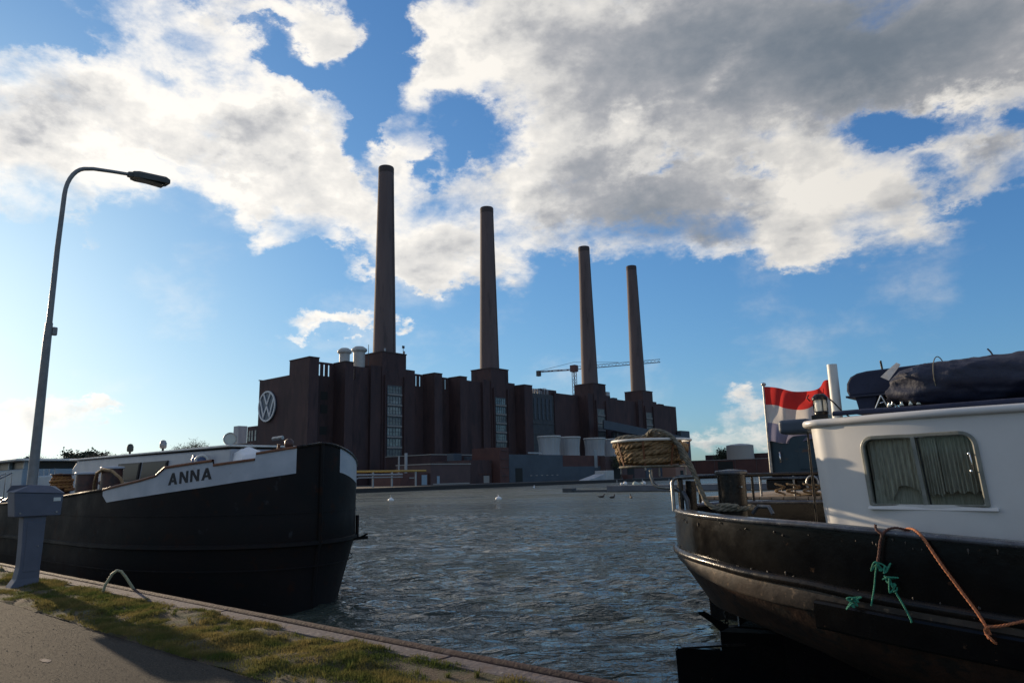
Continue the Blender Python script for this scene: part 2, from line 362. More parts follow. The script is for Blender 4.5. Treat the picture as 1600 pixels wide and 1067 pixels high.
M['concrete_pale'] = mat('pale plant cladding', (0.40, 0.41, 0.41), 0.65, c2=(0.32, 0.33, 0.335), scale=0.4, stretch=(1, 1, 0.3))
M['vent_white'] = mat('off white vent', (0.42, 0.41, 0.38), 0.6, c2=(0.48, 0.47, 0.44), scale=0.6)
M['stone_pale'] = mat('pale sill stone', (0.30, 0.28, 0.25), 0.8)
M['glass_far'] = mat('dark window glass', (0.05, 0.065, 0.075), 0.12, spec=0.8, c2=(0.16, 0.19, 0.19), scale=0.35, blend=(0.45, 0.6))
M['frame_slate'] = mat('slate window frame', (0.10, 0.11, 0.12), 0.6)
M['sign_blue'] = mat('emblem backing', (0.030, 0.055, 0.09), 0.4)
M['salmon'] = mat('salmon render', (0.26, 0.15, 0.11), 0.85)
M['cover_green'] = mat('pale green cover', (0.26, 0.32, 0.28), 0.7, c2=(0.34, 0.38, 0.34), scale=2)
M['sign_white'] = mat('emblem white', (0.55, 0.56, 0.57), 0.4)
M['yellow_pipe'] = mat('yellow pipe', (0.42, 0.25, 0.05), 0.6)
M['grey_pipe'] = mat('grey pipe', (0.30, 0.30, 0.30), 0.5, 0.3)
M['crane_red'] = mat('crane paint', (0.12, 0.045, 0.04), 0.6)
M['crane_grey'] = mat('crane jib steel', (0.16, 0.15, 0.15), 0.6)
M['concrete'] = mat('quay concrete', (0.115, 0.094, 0.094), 0.85, c2=(0.075, 0.060, 0.060), scale=3, bump=0.02, bscale=18, spot=((0.09, 0.05, 0.035), 4, 0.55, 0.68), spot2=((0.20, 0.19, 0.18), 9, 0.62, 0.68))
M['rust_steel'] = mat('rusty quay steel', (0.058, 0.030, 0.025), 0.8, c2=(0.032, 0.019, 0.017), scale=6, bump=0.012, bscale=22, spot=((0.11, 0.07, 0.06), 5, 0.60, 0.70), spec=0.3)
M['far_ground'] = mat('far yard ground', (0.05, 0.047, 0.042), 0.9, c2=(0.035, 0.034, 0.03), scale=0.1)
M['quay_far'] = mat('far quay wall', (0.03, 0.028, 0.027), 0.85, c2=(0.035, 0.032, 0.03), scale=0.6)
M['pontoon'] = mat('grey pontoon', (0.13, 0.135, 0.15), 0.7, c2=(0.10, 0.10, 0.11), scale=0.8)
M['plastic_white'] = mat('white plastic', (0.78, 0.77, 0.74), 0.5)
M['feather_white'] = mat('gull plumage', (0.72, 0.72, 0.70), 0.8)
M['feather_dark'] = mat('duck plumage', (0.05, 0.04, 0.035), 0.8)
M['bark'] = mat('bark', (0.07, 0.055, 0.045), 0.95)
M['twigs'] = mat('spring twigs and buds', (0.10, 0.075, 0.055), 0.9, c2=(0.07, 0.06, 0.035), scale=0.3)
M['leaf_dark'] = mat('dark evergreen leaves', (0.035, 0.05, 0.025), 0.8, c2=(0.05, 0.06, 0.03), scale=0.5)
M['flag_red'] = mat('flag red cloth', (0.62, 0.05, 0.045), 0.8)
M['flag_white'] = mat('flag white cloth', (0.66, 0.62, 0.58), 0.8)
M['flag_blue'] = mat('faded flag blue cloth', (0.22, 0.22, 0.34), 0.8)
M['blue_plastic'] = mat('blue drum plastic', (0.035, 0.08, 0.20), 0.45)
M['orange_coil'] = mat('orange brown coiled hawser', (0.36, 0.17, 0.045), 0.8, c2=(0.24, 0.10, 0.04), scale=9, bump=0.01, bscale=60)
M['bollard_brown'] = mat('oxide brown bollard paint', (0.10, 0.040, 0.028), 0.5, c2=(0.035, 0.022, 0.02), scale=6)
M['pale_blue'] = mat('pale blue boat paint', (0.26, 0.34, 0.40), 0.5, c2=(0.22, 0.29, 0.35), scale=2)
M['tinted'] = mat('tinted pane', (0.03, 0.034, 0.032), 0.35, spec=0.15)
M['pane_pale'] = mat('pale window pane', (0.16, 0.17, 0.15), 0.3, c2=(0.05, 0.06, 0.07), scale=0.5, spec=0.6)
def glass_mat():
    m = bpy.data.materials.new('clear pane'); m.use_nodes = True; N = m.node_tree.nodes; L = m.node_tree.links
    N.clear(); o = N.new('ShaderNodeOutputMaterial'); mx = N.new('ShaderNodeMixShader'); lw = N.new('ShaderNodeLayerWeight'); lw.inputs[0].default_value = 0.5; pw = N.new('ShaderNodeMath'); pw.operation = 'POWER'; pw.inputs[1].default_value = 4.0; f = N.new('ShaderNodeMath'); f.operation = 'MULTIPLY_ADD'; f.inputs[1].default_value = 0.9; f.inputs[2].default_value = 0.05; L.new(lw.outputs['Facing'], pw.inputs[0]); L.new(pw.outputs[0], f.inputs[0])
    t = N.new('ShaderNodeBsdfTransparent'); t.inputs[0].default_value = (0.78, 0.84, 0.80, 1); g = N.new('ShaderNodeBsdfGlossy'); g.inputs['Roughness'].default_value = 0.03
    L.new(f.outputs[0], mx.inputs[0]); L.new(t.outputs[0], mx.inputs[1]); L.new(g.outputs[0], mx.inputs[2]); L.new(mx.outputs[0], o.inputs[0]); return m
M['glass'] = glass_mat()
M['lens_glass'] = mat('ribbed lens glass', (0.35, 0.38, 0.36), 0.2, spec=0.8)
def cloth_mat(name, c, tr=0.45):
    m = bpy.data.materials.new(name); m.use_nodes = True; N = m.node_tree.nodes; L = m.node_tree.links; N.clear()
    o = N.new('ShaderNodeOutputMaterial'); mx = N.new('ShaderNodeMixShader'); mx.inputs[0].default_value = tr
    a = N.new('ShaderNodeBsdfDiffuse'); b = N.new('ShaderNodeBsdfTranslucent')
    n = N.new('ShaderNodeTexNoise'); n.inputs['Scale'].default_value = 5; r = N.new('ShaderNodeValToRGB')
    r.color_ramp.elements[0].color = (*[q * 0.85 for q in c], 1); r.color_ramp.elements[1].color = (*c, 1); L.new(n.outputs['Fac'], r.inputs[0])
    for q in (a, b): L.new(r.outputs[0], q.inputs['Color'])
    L.new(a.outputs[0], mx.inputs[1]); L.new(b.outputs[0], mx.inputs[2]); L.new(mx.outputs[0], o.inputs[0]); return m
M['flag_red'] = cloth_mat('flag red cloth', (0.62, 0.05, 0.045)); M['flag_white'] = cloth_mat('flag white cloth', (0.66, 0.62, 0.58)); M['flag_blue'] = cloth_mat('faded flag blue cloth', (0.25, 0.24, 0.33))
def leaf_mat(name, c, c2, tr=0.4, scale=2.0):
    m = cloth_mat(name, c, tr); N = m.node_tree.nodes
    for n in N:
        if n.type == 'TEX_NOISE': n.inputs['Scale'].default_value = scale
        if n.type == 'VALTORGB':
            n.color_ramp.elements[0].position = 0.35; n.color_ramp.elements[1].position = 0.65; n.color_ramp.elements[0].color = (*c2, 1)
    tcn = N.new('ShaderNodeTexCoord')
    for n in N:
        if n.type == 'TEX_NOISE': m.node_tree.links.new(tcn.outputs['Object'], n.inputs['Vector'])
    return m
M['grass'] = leaf_mat('verge grass', (0.22, 0.175, 0.065), (0.08, 0.105, 0.03), 0.5, 2.6)
M['aggregate'] = mat('path aggregate', (0.085, 0.074, 0.060), 0.9, c2=(0.03, 0.027, 0.024), scale=30, detail=2)

def water_mat():
    m = bpy.data.materials.new('harbour water'); m.use_nodes = True; t = m.node_tree; N = t.nodes; L = t.links
    b = N['Principled BSDF']; b.inputs['Base Color'].default_value = (0.048, 0.060, 0.047, 1); b.inputs['Roughness'].default_value = 0.07
    b.inputs['IOR'].default_value = 1.33; b.inputs['Specular IOR Level'].default_value = 0.5
    tcn = N.new('ShaderNodeTexCoord')
    def noi(scale, rot, st, det, dist):
        mp = N.new('ShaderNodeMapping'); mp.vector_type = 'TEXTURE'; mp.inputs['Rotation'].default_value = (0, 0, rot); mp.inputs['Scale'].default_value = st; L.new(tcn.outputs['Object'], mp.inputs[0])
        n = N.new('ShaderNodeTexNoise'); n.inputs['Scale'].default_value = scale; n.inputs['Detail'].default_value = det; n.inputs['Roughness'].default_value = 0.55
        n.inputs['Distortion'].default_value = dist; L.new(mp.outputs[0], n.inputs['Vector']); return n.outputs['Fac']
    prev = None; bumps = []
    # crests run across the basin, roughly parallel to the far quay as seen from here
    for (sc, rot, st, det, dist, h) in ((0.9, R(38), (2.6, 1, 1), 3, 0.5, 0.34), (2.6, R(52), (2.2, 1, 1), 3, 0.7, 0.17), (7.0, R(30), (1.9, 1, 1), 3, 0.6, 0.06), (19.0, R(45), (1.6, 1, 1), 2, 0.4, 0.014)):
        bp = N.new('ShaderNodeBump'); bp.inputs['Distance'].default_value = h; bp.inputs['Strength'].default_value = 1.0; bumps.append(bp)
        L.new(noi(sc, rot, st, det, dist), bp.inputs['Height'])
        if prev is not None: L.new(prev, bp.inputs['Normal'])
        prev = bp.outputs[0]
    ln = N.new('ShaderNodeVectorMath'); ln.operation = 'LENGTH'; L.new(tcn.outputs['Object'], ln.inputs[0])
    mr = N.new('ShaderNodeMapRange'); L.new(ln.outputs['Value'], mr.inputs[0])
    for k, q in enumerate((14.0, 110.0, 0.04, 0.34)): mr.inputs[k + 1].default_value = q
    # ruffled and calmer patches drifting across the basin
    g1 = noi(0.085, R(42), (3.2, 1, 1), 4, 0.8); g2 = noi(0.32, R(36), (3.0, 1, 1), 3, 0.6)
    ad = N.new('ShaderNodeMath'); ad.operation = 'ADD'; L.new(g1, ad.inputs[0]); L.new(g2, ad.inputs[1])
    pr = N.new('ShaderNodeMapRange'); L.new(ad.outputs[0], pr.inputs[0])
    for k, q in enumerate((0.78, 1.22, 0.45, 1.75)): pr.inputs[k + 1].default_value = q
    mu = N.new('ShaderNodeMath'); mu.operation = 'MULTIPLY'; L.new(mr.outputs[0], mu.inputs[0]); L.new(pr.outputs[0], mu.inputs[1]); L.new(mu.outputs[0], b.inputs['Roughness'])
    for q in bumps: L.new(pr.outputs[0], q.inputs['Strength'])
    L.new(prev, b.inputs['Normal']); return m
M['water'] = water_mat()
def asphalt_mat():
    m = mat('path asphalt', (0.030, 0.027, 0.023), 0.9, c2=(0.066, 0.057, 0.044), scale=48, detail=2, bump=0.014, bscale=60, blend=(0.36, 0.64), spot=((0.34, 0.32, 0.28), 60, 0.70, 0.73), spot2=((0.04, 0.036, 0.031), 0.8, 0.55, 0.9), spec=0.12); return m
M['asphalt'] = asphalt_mat()
M['soil'] = mat('verge soil and moss', (0.070, 0.046, 0.026), 0.95, c2=(0.060, 0.064, 0.022), scale=5.5, bump=0.03, bscale=40, spot=((0.09, 0.06, 0.036), 6, 0.56, 0.66))

# ------------------------------------------------------------------ ground, quay, path, water
QY = 4.85                                   # water-side edge of the near quay
def sheet(name, x0, x1, y0, y1, z, m, nx=1, ny=1):
    mb = MB(); mb.grid([[(x0 + (x1 - x0) * i / nx, y0 + (y1 - y0) * j / ny, z) for i in range(nx + 1)] for j in range(ny + 1)], False)
    return mb.build(name, m)
struct(sheet('ground', -4000, 4000, -4000, 3.0, 1.20, M['soil']))
struct(sheet('path', -70, 40, -6.0, 3.40, 1.295, M['asphalt']))
# uneven verge between path and quay, edge of the turf wandering over the asphalt
mb = MB(); rows = []
nx, ny = 620, 26
for j in range(ny + 1):
    row = []
    for i in range(nx + 1):
        x = -34 + 40 * i / nx; t = j / ny
        y0 = 3.41 + 0.10 * mnoise.noise(Vector((x * 0.9, 0, 3))) + 0.05 * mnoise.noise(Vector((x * 4, 0, 9)))
        y = y0 + (4.56 - y0) * t
        h = 0.07 * mnoise.noise(Vector((x * 1.3, y * 1.3, 0))) + 0.03 * mnoise.noise(Vector((x * 5, y * 5, 4)))
        row.append((x, y, 1.288 + (0.030 + 0.4 * abs(h) + 0.5 * h) * min(1, 6 * t) ))
    rows.append(row)
mb.grid(rows); struct(mb.build('verge', M['soil']))
struct(sheet('bank', -300, -34, 3.4, 4.56, 1.31, M['soil'])); struct(sheet('bank', 6, 120, 3.4, 4.56, 1.31, M['soil']))
# quay: concrete coping in cast lengths, rolled steel edge, sheet piling below
quay = struct(MB().box(-300, 120, 4.30, 4.80, -3, 1.27).build('quay', M['quay_far']))
L0 = MB(); L0.box(-1.99, 1.99, 4.545, 4.775, 1.15, 1.335); seg0 = None
for k in range(-20, 4):
    if seg0 is None:
        seg0 = L0.build('coping', M['concrete'], bevel=0.012); o = seg0
    else:
        o = seg0.copy(); col.objects.link(o)
    o.location = (4 * k + 1.2, 0, random.uniform(-0.004, 0.004)); adopt(o, quay); o.matrix_parent_inverse = Matrix()
edge = MB(); prof = [(4.775, 1.10), (4.775, 1.338), (4.80, 1.362), (4.835, 1.368), (4.862, 1.352), (4.872, 1.32), (4.872, 1.05)]
rows = []
for i in range(0, 401):
    x = -80 + 0.22 * i; w = 0.006 * mnoise.noise(Vector((x * 0.8, 1, 1)))
    rows.append([(x, p + w, z + 0.004 * mnoise.noise(Vector((x * 2, 5, z)))) for p, z in prof])
edge.grid(rows); edge.build('steel_edge', M['rust_steel'], quay)
pl = MB()
for k in range(-60, 14):                    # sheet piling, alternating in and out
    x = k * 1.2; pl.hexa([(x, 4.81, -2), (x + 0.5, 4.81, -2), (x + 0.5, 4.86, -2), (x, 4.86, -2), (x, 4.81, 1.1), (x + 0.5, 4.81, 1.1), (x + 0.5, 4.86, 1.1), (x, 4.86, 1.1)])
stuff(pl.build('sheet_piling', M['rust_steel'], quay))
# water: rippled near the quay, level farther out
def wave(x, y):
    z = 0.0
    for k, (ang, lam, a) in enumerate(((2.25, 1.5, 0.028), (2.55, 1.02, 0.021), (1.95, 0.70, 0.016), (2.85, 2.4, 0.018), (2.35, 0.46, 0.0115), (1.75, 0.55, 0.011))):
        ph = (x * math.cos(ang) + y * math.sin(ang)) * 2 * math.pi / lam
        z = z + a * np.sin(ph + 2.3 * np.sin(0.31 * x + 0.23 * y * (1 + 0.3 * k) + k) + 1.6 * np.sin(0.57 * y - 0.71 * x + 2 * k) + 0.9 * np.sin(1.3 * x + 1.9 * y + k)) * (0.75 + 0.45 * np.sin(0.21 * x - 0.33 * y + 1.7 * k))
    return z
xs = np.arange(-44.0, 10.01, 0.10); ys = np.arange(4.8, 44.81, 0.10)
X, Y = np.meshgrid(xs, ys)
fade = np.clip((44.8 - Y) / 10, 0, 1) * np.clip((X + 44) / 8, 0, 1) * np.clip((10.1 - X) / 4, 0, 1)
Z = WATER_Z + wave(X, Y) * fade
nxp, nyp = len(xs), len(ys)
V = np.stack([X, Y, Z], -1).reshape(-1, 3).astype(np.float32)
ii = (np.arange(nyp - 1)[:, None] * nxp + np.arange(nxp - 1)[None, :]).reshape(-1)
Fq = np.stack([ii, ii + 1, ii + nxp + 1, ii + nxp], -1).astype(np.int32)
me = bpy.data.meshes.new('water'); me.vertices.add(len(V)); me.vertices.foreach_set('co', V.ravel())
me.loops.add(Fq.size); me.loops.foreach_set('vertex_index', Fq.ravel()); me.polygons.add(len(Fq))
me.polygons.foreach_set('loop_start', np.arange(0, Fq.size, 4, dtype=np.int32)); me.polygons.foreach_set('loop_total', np.full(len(Fq), 4, dtype=np.int32))
me.polygons.foreach_set('use_smooth', np.ones(len(Fq), dtype=bool)); me.update(); me.materials.append(M['water'])
wo_ = bpy.data.objects.new('water', me); col.objects.link(wo_); struct(wo_)
fw = MB(); xa, xb, ya, yb = -44.0, float(xs[-1]), 4.8, float(ys[-1])
for (a, b, c, d) in ((-3000, 3000, yb, 4000), (-3000, xa, ya, yb), (xb, 3000, ya, yb)):
    fw.add([(a, c, WATER_Z), (b, c, WATER_Z), (b, d, WATER_Z), (a, d, WATER_Z)], [(0, 1, 2, 3)])
struct(fw.build('water', M['water']))
# far bank: the yard of the power station beyond the harbour basin
FX = -121.0
fg = MB(); fg.box(-1500, FX, 20, 1500, -3, 1.15); struct(fg.build('far_bank', M['far_ground']))
fq = MB(); fq.box(FX, FX + 0.4, 20, 1500, -2, 1.25); struct(fq.build('far_quay', M['quay_far']))
fr = MB(); fr.box(FX + 0.4, 900, 330, 1500, -3, 1.15); struct(fr.build('far_bank', M['far_ground']))

# ------------------------------------------------------------------ power station
ps = thing('power_station', 'long dark brick power station with stepped towers and tall stair windows across the water', 'power station', (-215, 270, 1.15))
B_ = M['brick']
WX = -206.5
MB().box(-231, -207.2, 133.65, 252, 1.1, 38.9).build('main_hall', B_, ps)
MB().box(-235, -207.2, 305, 406, 1.1, 43.6).build('main_hall', B_, ps)
MB().box(-231.4, -230.6, 133.4, 252, 38.9, 39.2).build('roof_coping', M['stone_pale'], ps)
# slotted screen wall along the roof edge
slots = [(141.6, 142.5), (143.5, 144.4), (145.4, 146.3), (156.5, 157.1), (186.4, 187.3), (188.4, 189.3), (200.6, 201.4), (202.5, 203.3)]
sw = MB(); y = 137.2
sw.box(-207.2, WX, 133.66, 246, 1.1, 38.9); sw.box(-207.2, WX, 133.66, 228, 43.0, 43.7); sw.box(-207.2, WX, 228, 246, 38.9, 43.7)
for a, b in slots + [(228, 228)]:
    if a > y: sw.box(-207.2, WX, y, a, 38.9, 43.0)
    y = b
sw.build('screen_wall', B_, ps)
def wall_piece(name, x0, x1, y0, y1, z1, m=B_, coping=True):
    o = MB().box(x0, x1, y0, y1, 1.1, z1).build(name, m, ps)
    if coping: MB().box(x0 - 0.15, x1 + 0.15, y0 - 0.15, y1 + 0.15, z1, z1 + 0.3).build('coping', M['brick_soot'], o)
    return o
for (y0, y1, xb_) in ((133.4, 137.2, -211.7), (147.9, 151.4, -206.6), (190.4, 194.6, -206.6), (204.8, 208.8, -206.6), (246.2, 252.0, -207)):
    wall_piece('buttress', xb_, -200, y0, y1, 43.6)
towers = [174.2, 235.2, 316.0, 367.2]
def tower(k, ya):
    o = MB().box(-217, -205, ya - 5.9, ya + 5.9, 1.1, 50.2).build('tower', B_, ps)
    MB().box(-217.2, -204.8, ya - 6.1, ya + 6.1, 50.2, 50.6).build('coping', M['brick_soot'], o)
    s_ = MB().box(-216, -205.4, ya - 10.8, ya - 5.9, 1.1, 44.7).build('shoulder', B_, ps)
    s_ = MB().box(-216, -205.4, ya + 5.9, ya + 10.8, 1.1, 44.7).build('shoulder', B_, ps)
    MB().box(-204.9, -204.2, ya - 5.0, ya - 4.4, 1.1, 41.5).build('pilaster', B_, o)
    MB().box(-204.9, -204.2, ya + 4.4, ya + 5.0, 1.1, 41.5).build('pilaster', B_, o)
for k, ya in enumerate(towers): tower(k, ya)
# tall stair windows: one framed window per storey, panes set back, pale sill bands between
def storey_window(x, ya, w, z0, z1, n, is_pale):
    f = MB()
    f.box(x, x + 0.35, ya - w, ya + w, z0 - 0.9, z0); f.box(x, x + 0.25, ya - w, ya - w + 0.25, z0, z1); f.box(x, x + 0.25, ya + w - 0.25, ya + w, z0, z1)
    f.box(x, x + 0.3, ya - w, ya + w, z1, z1 + 0.2)
    for i in range(1, n): f.box(x, x + 0.16, ya - w + 2 * w * i / n - 0.07, ya - w + 2 * w * i / n + 0.07, z0, z1)
    f.box(x, x + 0.14, ya - w + .25, ya + w - .25, (z0 + z1) / 2 - 0.05, (z0 + z1) / 2 + 0.05)
    fo = f.build('window', M['frame_slate'], ps)
    MB().box(x + 0.3, x + 0.5, ya - w - .05, ya + w + .05, z0 - 0.75, z0 - 0.3).build('sill', M['stone_pale'], fo)
    for i in range(n):
        a = ya - w + 2 * w * i / n + 0.08; b = ya - w + 2 * w * (i + 1) / n - 0.08
        MB().box(x - 0.1, x + 0.03 + 0.02 * random.random(), a, b, z0, z1).build('pane', M['pane_pale'] if is_pale else M['glass_far'], fo)  # pane colour set per storey: pale on some, dark on the rest
for ya, zt, n in ((174.2, 37.6, 8), (235.2, 37.2, 6), (316.0, 36.8, 5), (367.2, 37.6, 4)):
    zz = zt
    for i in range(n):
        storey_window(-204.98, ya, 3.5, zz - 2.7, zz, 5, 1 if (ya > 300 or (i * 7 + int(ya)) % 3 == 0) else 0); zz -= 3.95
# end annex and emblem wall details
MB().box(-238.3, -231.0, 133.9, 150, 1.1, 22.9).build('annex', B_, ps)
for k, xx in enumerate((-237.0, -235.2, -233.0)):
    wo2 = MB().box(xx, xx + 1.1, 133.75, 133.95, 17.6, 21.4).build('window', M['frame_slate'], ps)
    MB().box(xx + 0.12, xx + 0.98, 133.70, 133.76, 17.7, 19.4).build('pane', M['glass_far'], wo2)
    MB().box(xx + 0.12, xx + 0.98, 133.70, 133.76, 19.6, 21.3).build('pane', M['glass_far'], wo2)
for zz in (18.6, 26, 30.6): MB().box(-206.48, -206.38, 142.6, 145.4, zz, zz + 2.8).build('louvre', M['dark_inside'], ps)
# recessed boiler house with pipework on its roof, between second and third tower
MB().box(-228, -212, 252, 284, 1.1, 42.6).build('boiler_house', M['dark_steelwork'], ps)
MB().box(-228, -211.4, 284, 305, 1.1, 43.9).build('boiler_house', B_, ps)
MB().box(-224, -213.0, 273.5, 288, 42.6, 45.4).build('roof_plant_room', B_, ps)
for k in range(11):
    yy = 267.2 + 1.3 * k; h = random.uniform(1.3, 3.2)
    MB().tube([(-212.6, yy, 42.6), (-212.6, yy, 42.6 + h), (-214.6, yy + 0.3, 42.6 + h + 0.4)], random.uniform(0.14, 0.3), 8).build('roof_pipe', random.choice((M['grey_pipe'], M['concrete_pale'])), ps)
for k in range(7): MB().bar((-211.9, 253, 8 + 5 * k), (-211.9, 284, 8 + 5 * k), 0.3, 0.5).build('girder', M['dark_steelwork'], ps)
for k in range(9): MB().box(-211.95, -211.7, 255 + 3.2 * k, 256.4 + 3.2 * k, 30, 40.5).build('cladding_panel', M['slate_clad'], ps)
MB().box(-206.5, -204, 404, 416, 1.1, 28.5).build('end_block', M['slate_clad'], ps)
MB().box(-230, -206.5, 406, 416, 1.1, 28.5).build('end_block', M['slate_clad'], ps)
MB().box(-216, -208, 334.0, 338.2, 43.6, 44.6).build('roof_plant_room', M['dark_steelwork'], ps)
MB().box(-216, -208.5, 319.5 + 9, 319.5 + 12, 43.6, 47.5).build('roof_vent', M['concrete_pale'], ps)
MB().tube([(-211, 380, 43.6), (-211, 380, 50)], 0.12, 6).build('roof_mast', M['crane_grey'], ps)
MB().box(-214, -208, 386, 392, 43.6, 44.4).build('roof_plant_room', B_, ps)
MB().tube([(-206.8, 163.2, 44.7), (-206.8, 163.2, 52.5)], 0.12, 6).build('roof_mast', M['dark_steelwork'], ps)

# four chimneys standing on the towers
def chimney(ya, label):
    t = thing('chimney', label, 'chimney', (-211, ya, 50.6), 'tall brick chimneys of the power station')
    MB().lathe((-211, ya), [(4.45, 50.6), (4.2, 66), (3.75, 90), (3.35, 112), (3.15, 125.2)], 40).build('shaft', M['brick_stack'], t)
    MB().lathe((-211, ya), [(3.17, 125.2), (3.18, 127.6), (3.02, 128.0), (2.6, 128.0), (2.6, 122)], 40, cap=False).build('rim', M['brick_soot'], t)
    MB().bar((-206.7, ya + 1.0, 51), (-207.9, ya + 0.8, 122), 0.25, 0.25).build('ladder_rail', M['brick_soot'], t)
    return t
for ya, lab in zip(towers, ('brick chimney on the tower nearest the round emblem, first of the row of four',
                            'brick chimney second from the emblem wall, standing between the first one and the crane',
                            'brick chimney with the crane jib passing behind it, third from the emblem wall',
                            'brick chimney farthest along the row, over the lowest looking end of the power station')):
    chimney(ya, lab)
# warning lights and rail at the foot of the first chimney
for nm, yy in (('roof_light', 170.0), ('roof_light', 179.6)):
    MB().cyl((-205.6, yy), 0.35, 50.6, 51.8, 10).build(nm, M['concrete_pale'], ps)
MB().tube([(-206, 179.4, 50.6), (-206, 179.4, 53.4)], 0.12, 6).build('roof_mast', M['dark_steelwork'], ps)
MB().box(-206.2, -205.8, 179, 180, 53, 54).build('floodlight', M['dark_steelwork'], ps)
# two white roof vents
for k, (yy, rr, zt, lab) in enumerate(((155.2, 1.9, 50.6, 'shorter off-white roof vent with flared cap, the one nearer the emblem wall'), (161.8, 2.2, 52.0, 'taller off-white roof vent with flared cap close beside the first tower'))):
    t = thing('roof_vent', lab, 'roof vent', (-210.5, yy, 43), 'white vents on the power station roof')
    MB().cyl((-210.5, yy), rr, 38.9, zt - 2.2, 24).build('duct', M['vent_white'], t)
    MB().lathe((-210.5, yy), [(rr, zt - 2.2), (rr + 0.7, zt - 1.7), (rr + 0.7, zt - 0.9), (rr * 0.75, zt)], 24).build('cap', M['vent_white'], t)
# round emblem on the end wall
sg = thing('emblem_sign', 'round white and blue emblem sign high on the brick end wall', 'sign', (-224.4, 133.6, 23.6))
SC = (-224.4, 29.15); SR = 5.4
MB().prism([(SC[0] + SR * math.cos(a), SC[1] + SR * math.sin(a)) for a in np.linspace(0, 2 * math.pi, 64, False)], 'y', 133.1, 133.5).build('disc', M['sign_blue'], sg)
rg = MB(); n = 72; rows = []
for r_, yy in ((SR, 133.1), (SR, 132.75), (SR * 0.895, 132.75), (SR * 0.895, 133.1)):
    rows.append([(SC[0] + r_ * math.cos(2 * math.pi * k / n), yy, SC[1] + r_ * math.sin(2 * math.pi * k / n)) for k in range(n)])
rg.grid(rows, False, closed=True); rg.build('ring', M['sign_white'], sg)
def stroke(pts, w, name):
    s_ = MB(); q = [Vector((p[0], p[1])) for p in pts]; Lr = []; Rr = []
    for i, p in enumerate(q):
        if i == 0: d = (q[1] - p).normalized(); nn = Vector((-d.y, d.x)); m_ = 1
        elif i == len(q) - 1: d = (p - q[i - 1]).normalized(); nn = Vector((-d.y, d.x)); m_ = 1
        else:
            a = (p - q[i - 1]).normalized(); b = (q[i + 1] - p).normalized(); nn = (Vector((-a.y, a.x)) + Vector((-b.y, b.x))).normalized(); m_ = 1 / max(0.35, nn.dot(Vector((-a.y, a.x))))
        Lr.append(p + nn * w * m_); Rr.append(p - nn * w * m_)
    for i in range(len(q) - 1):
        poly = [Rr[i], Rr[i + 1], Lr[i + 1], Lr[i]]
        s_.prism([(SC[0] + SR * p.x, SC[1] + SR * p.y) for p in poly], 'y', 132.78, 133.1)
    s_.build(name, M['sign_white'], sg)
stroke([(-0.40, 0.80), (0.0, 0.10), (0.40, 0.80)], 0.055, 'letter_v')
stroke([(-0.79, 0.42), (-0.36, -0.66), (0.0, 0.0), (0.36, -0.66), (0.79, 0.42)], 0.055, 'letter_w')

# ------------------------------------------------------------------ low buildings and plant on the far bank
def low(label, x0, x1, y0, y1, z1, m, cat='building', trims=True, extra=None):
    t = thing('low_building', label, cat, ((x0 + x1) / 2, y0, 1.15))
    o = MB().box(x0, x1, y0, y1, 1.1, z1).build('wall', m, t)
    if trims: MB().box(x0 - 0.1, x1 + 0.15, y0 - 0.15, y1 + 0.15, z1, z1 + 0.28).build('roof', M['stone_pale'], t)
    if extra: extra(t)
    return t
def doors(lst, m=None):
    def f(t):
        for nm, x, y0, y1, z0, z1, mm in lst:
            MB().box(x, x + 0.12, y0, y1, z0, z1).build(nm, mm, t)
    return f
low('faded brown flat-roofed building with a pale roof edge on the far quay', -165, -150, 141.2, 157.6, 6.9, M['brick_pale'],
    extra=doors([('door', -149.99, 143.6, 144.6, 1.2, 3.6, M['pale_blue']), ('kerb', -149.95, 142, 157, 1.15, 1.5, M['stone_pale'])]))
low('low red brick hall with a grey-blue door beside the pipe bridge', -163, -150.6, 130.4, 140.9, 4.6, M['brick_low'], trims=False,
    extra=doors([('door', -150.58, 138.2, 140.2, 1.2, 4.0, M['pale_blue']), ('vent_panel', -150.58, 133.6, 135.4, 3.1, 3.4, M['stone_pale'])]))
low('dark brick hall with sloping roof line behind the faded brown building', -190, -168, 158, 190, 10.4, M['brick'], trims=True,
    extra=doors([('window_strip', -167.98, 160, 172, 7.2, 8.2, M['tinted'])]))
low('dark single-storey hall with small canopy left of the red stair block', -167, -150.8, 157.9, 168.2, 8.2, M['brick'], trims=False,
    extra=doors([('canopy', -150.7, 162, 167.6, 3.9, 4.1, M['brick_low']), ('door', -150.7, 164.2, 166.8, 1.2, 3.4, M['stone_pale'])]))
def redstair(t):
    for k in range(4): MB().box(-148.0, -147.8, 169.5, 173.0, 3.2 + 2.6 * k, 3.45 + 2.6 * k).build('sill_band', M['brick_pale'], t)
low('narrow red brick stair block topped below the second tower window', -160, -148, 169.0, 173.4, 12.1, M['brick_low'], trims=False, extra=redstair)
def grey_extra(t):
    MB().box(-147.9, -147.75, 183, 190.2, 10.25, 10.75).build('skylight', M['concrete_pale'], t)
    MB().box(-147.98, -147.9, 176.5, 180, 1.2, 5.6).build('gate', M['dark_inside'], t)
    for k in range(6): MB().box(-147.98, -147.9, 184 + 2.9 * k, 185 + 2.9 * k, 3.0, 3.25).build('lamp_strip', M['stone_pale'], t)
low('long slate grey hall carrying the pale cooling cells', -170, -148, 173.5, 202.4, 9.95, M['slate_clad'], trims=False, extra=grey_extra)
low('red brick hall continuing from the slate grey hall', -170, -148.3, 202.5, 226.5, 9.9, M['brick_low'], trims=False,
    extra=doors([('wall_base', -148.28, 202.5, 226.5, 1.1, 6.0, M['slate_clad']), ('duct', -148.2, 222.5, 224.5, 5.5, 12, M['grey_pipe'])]))
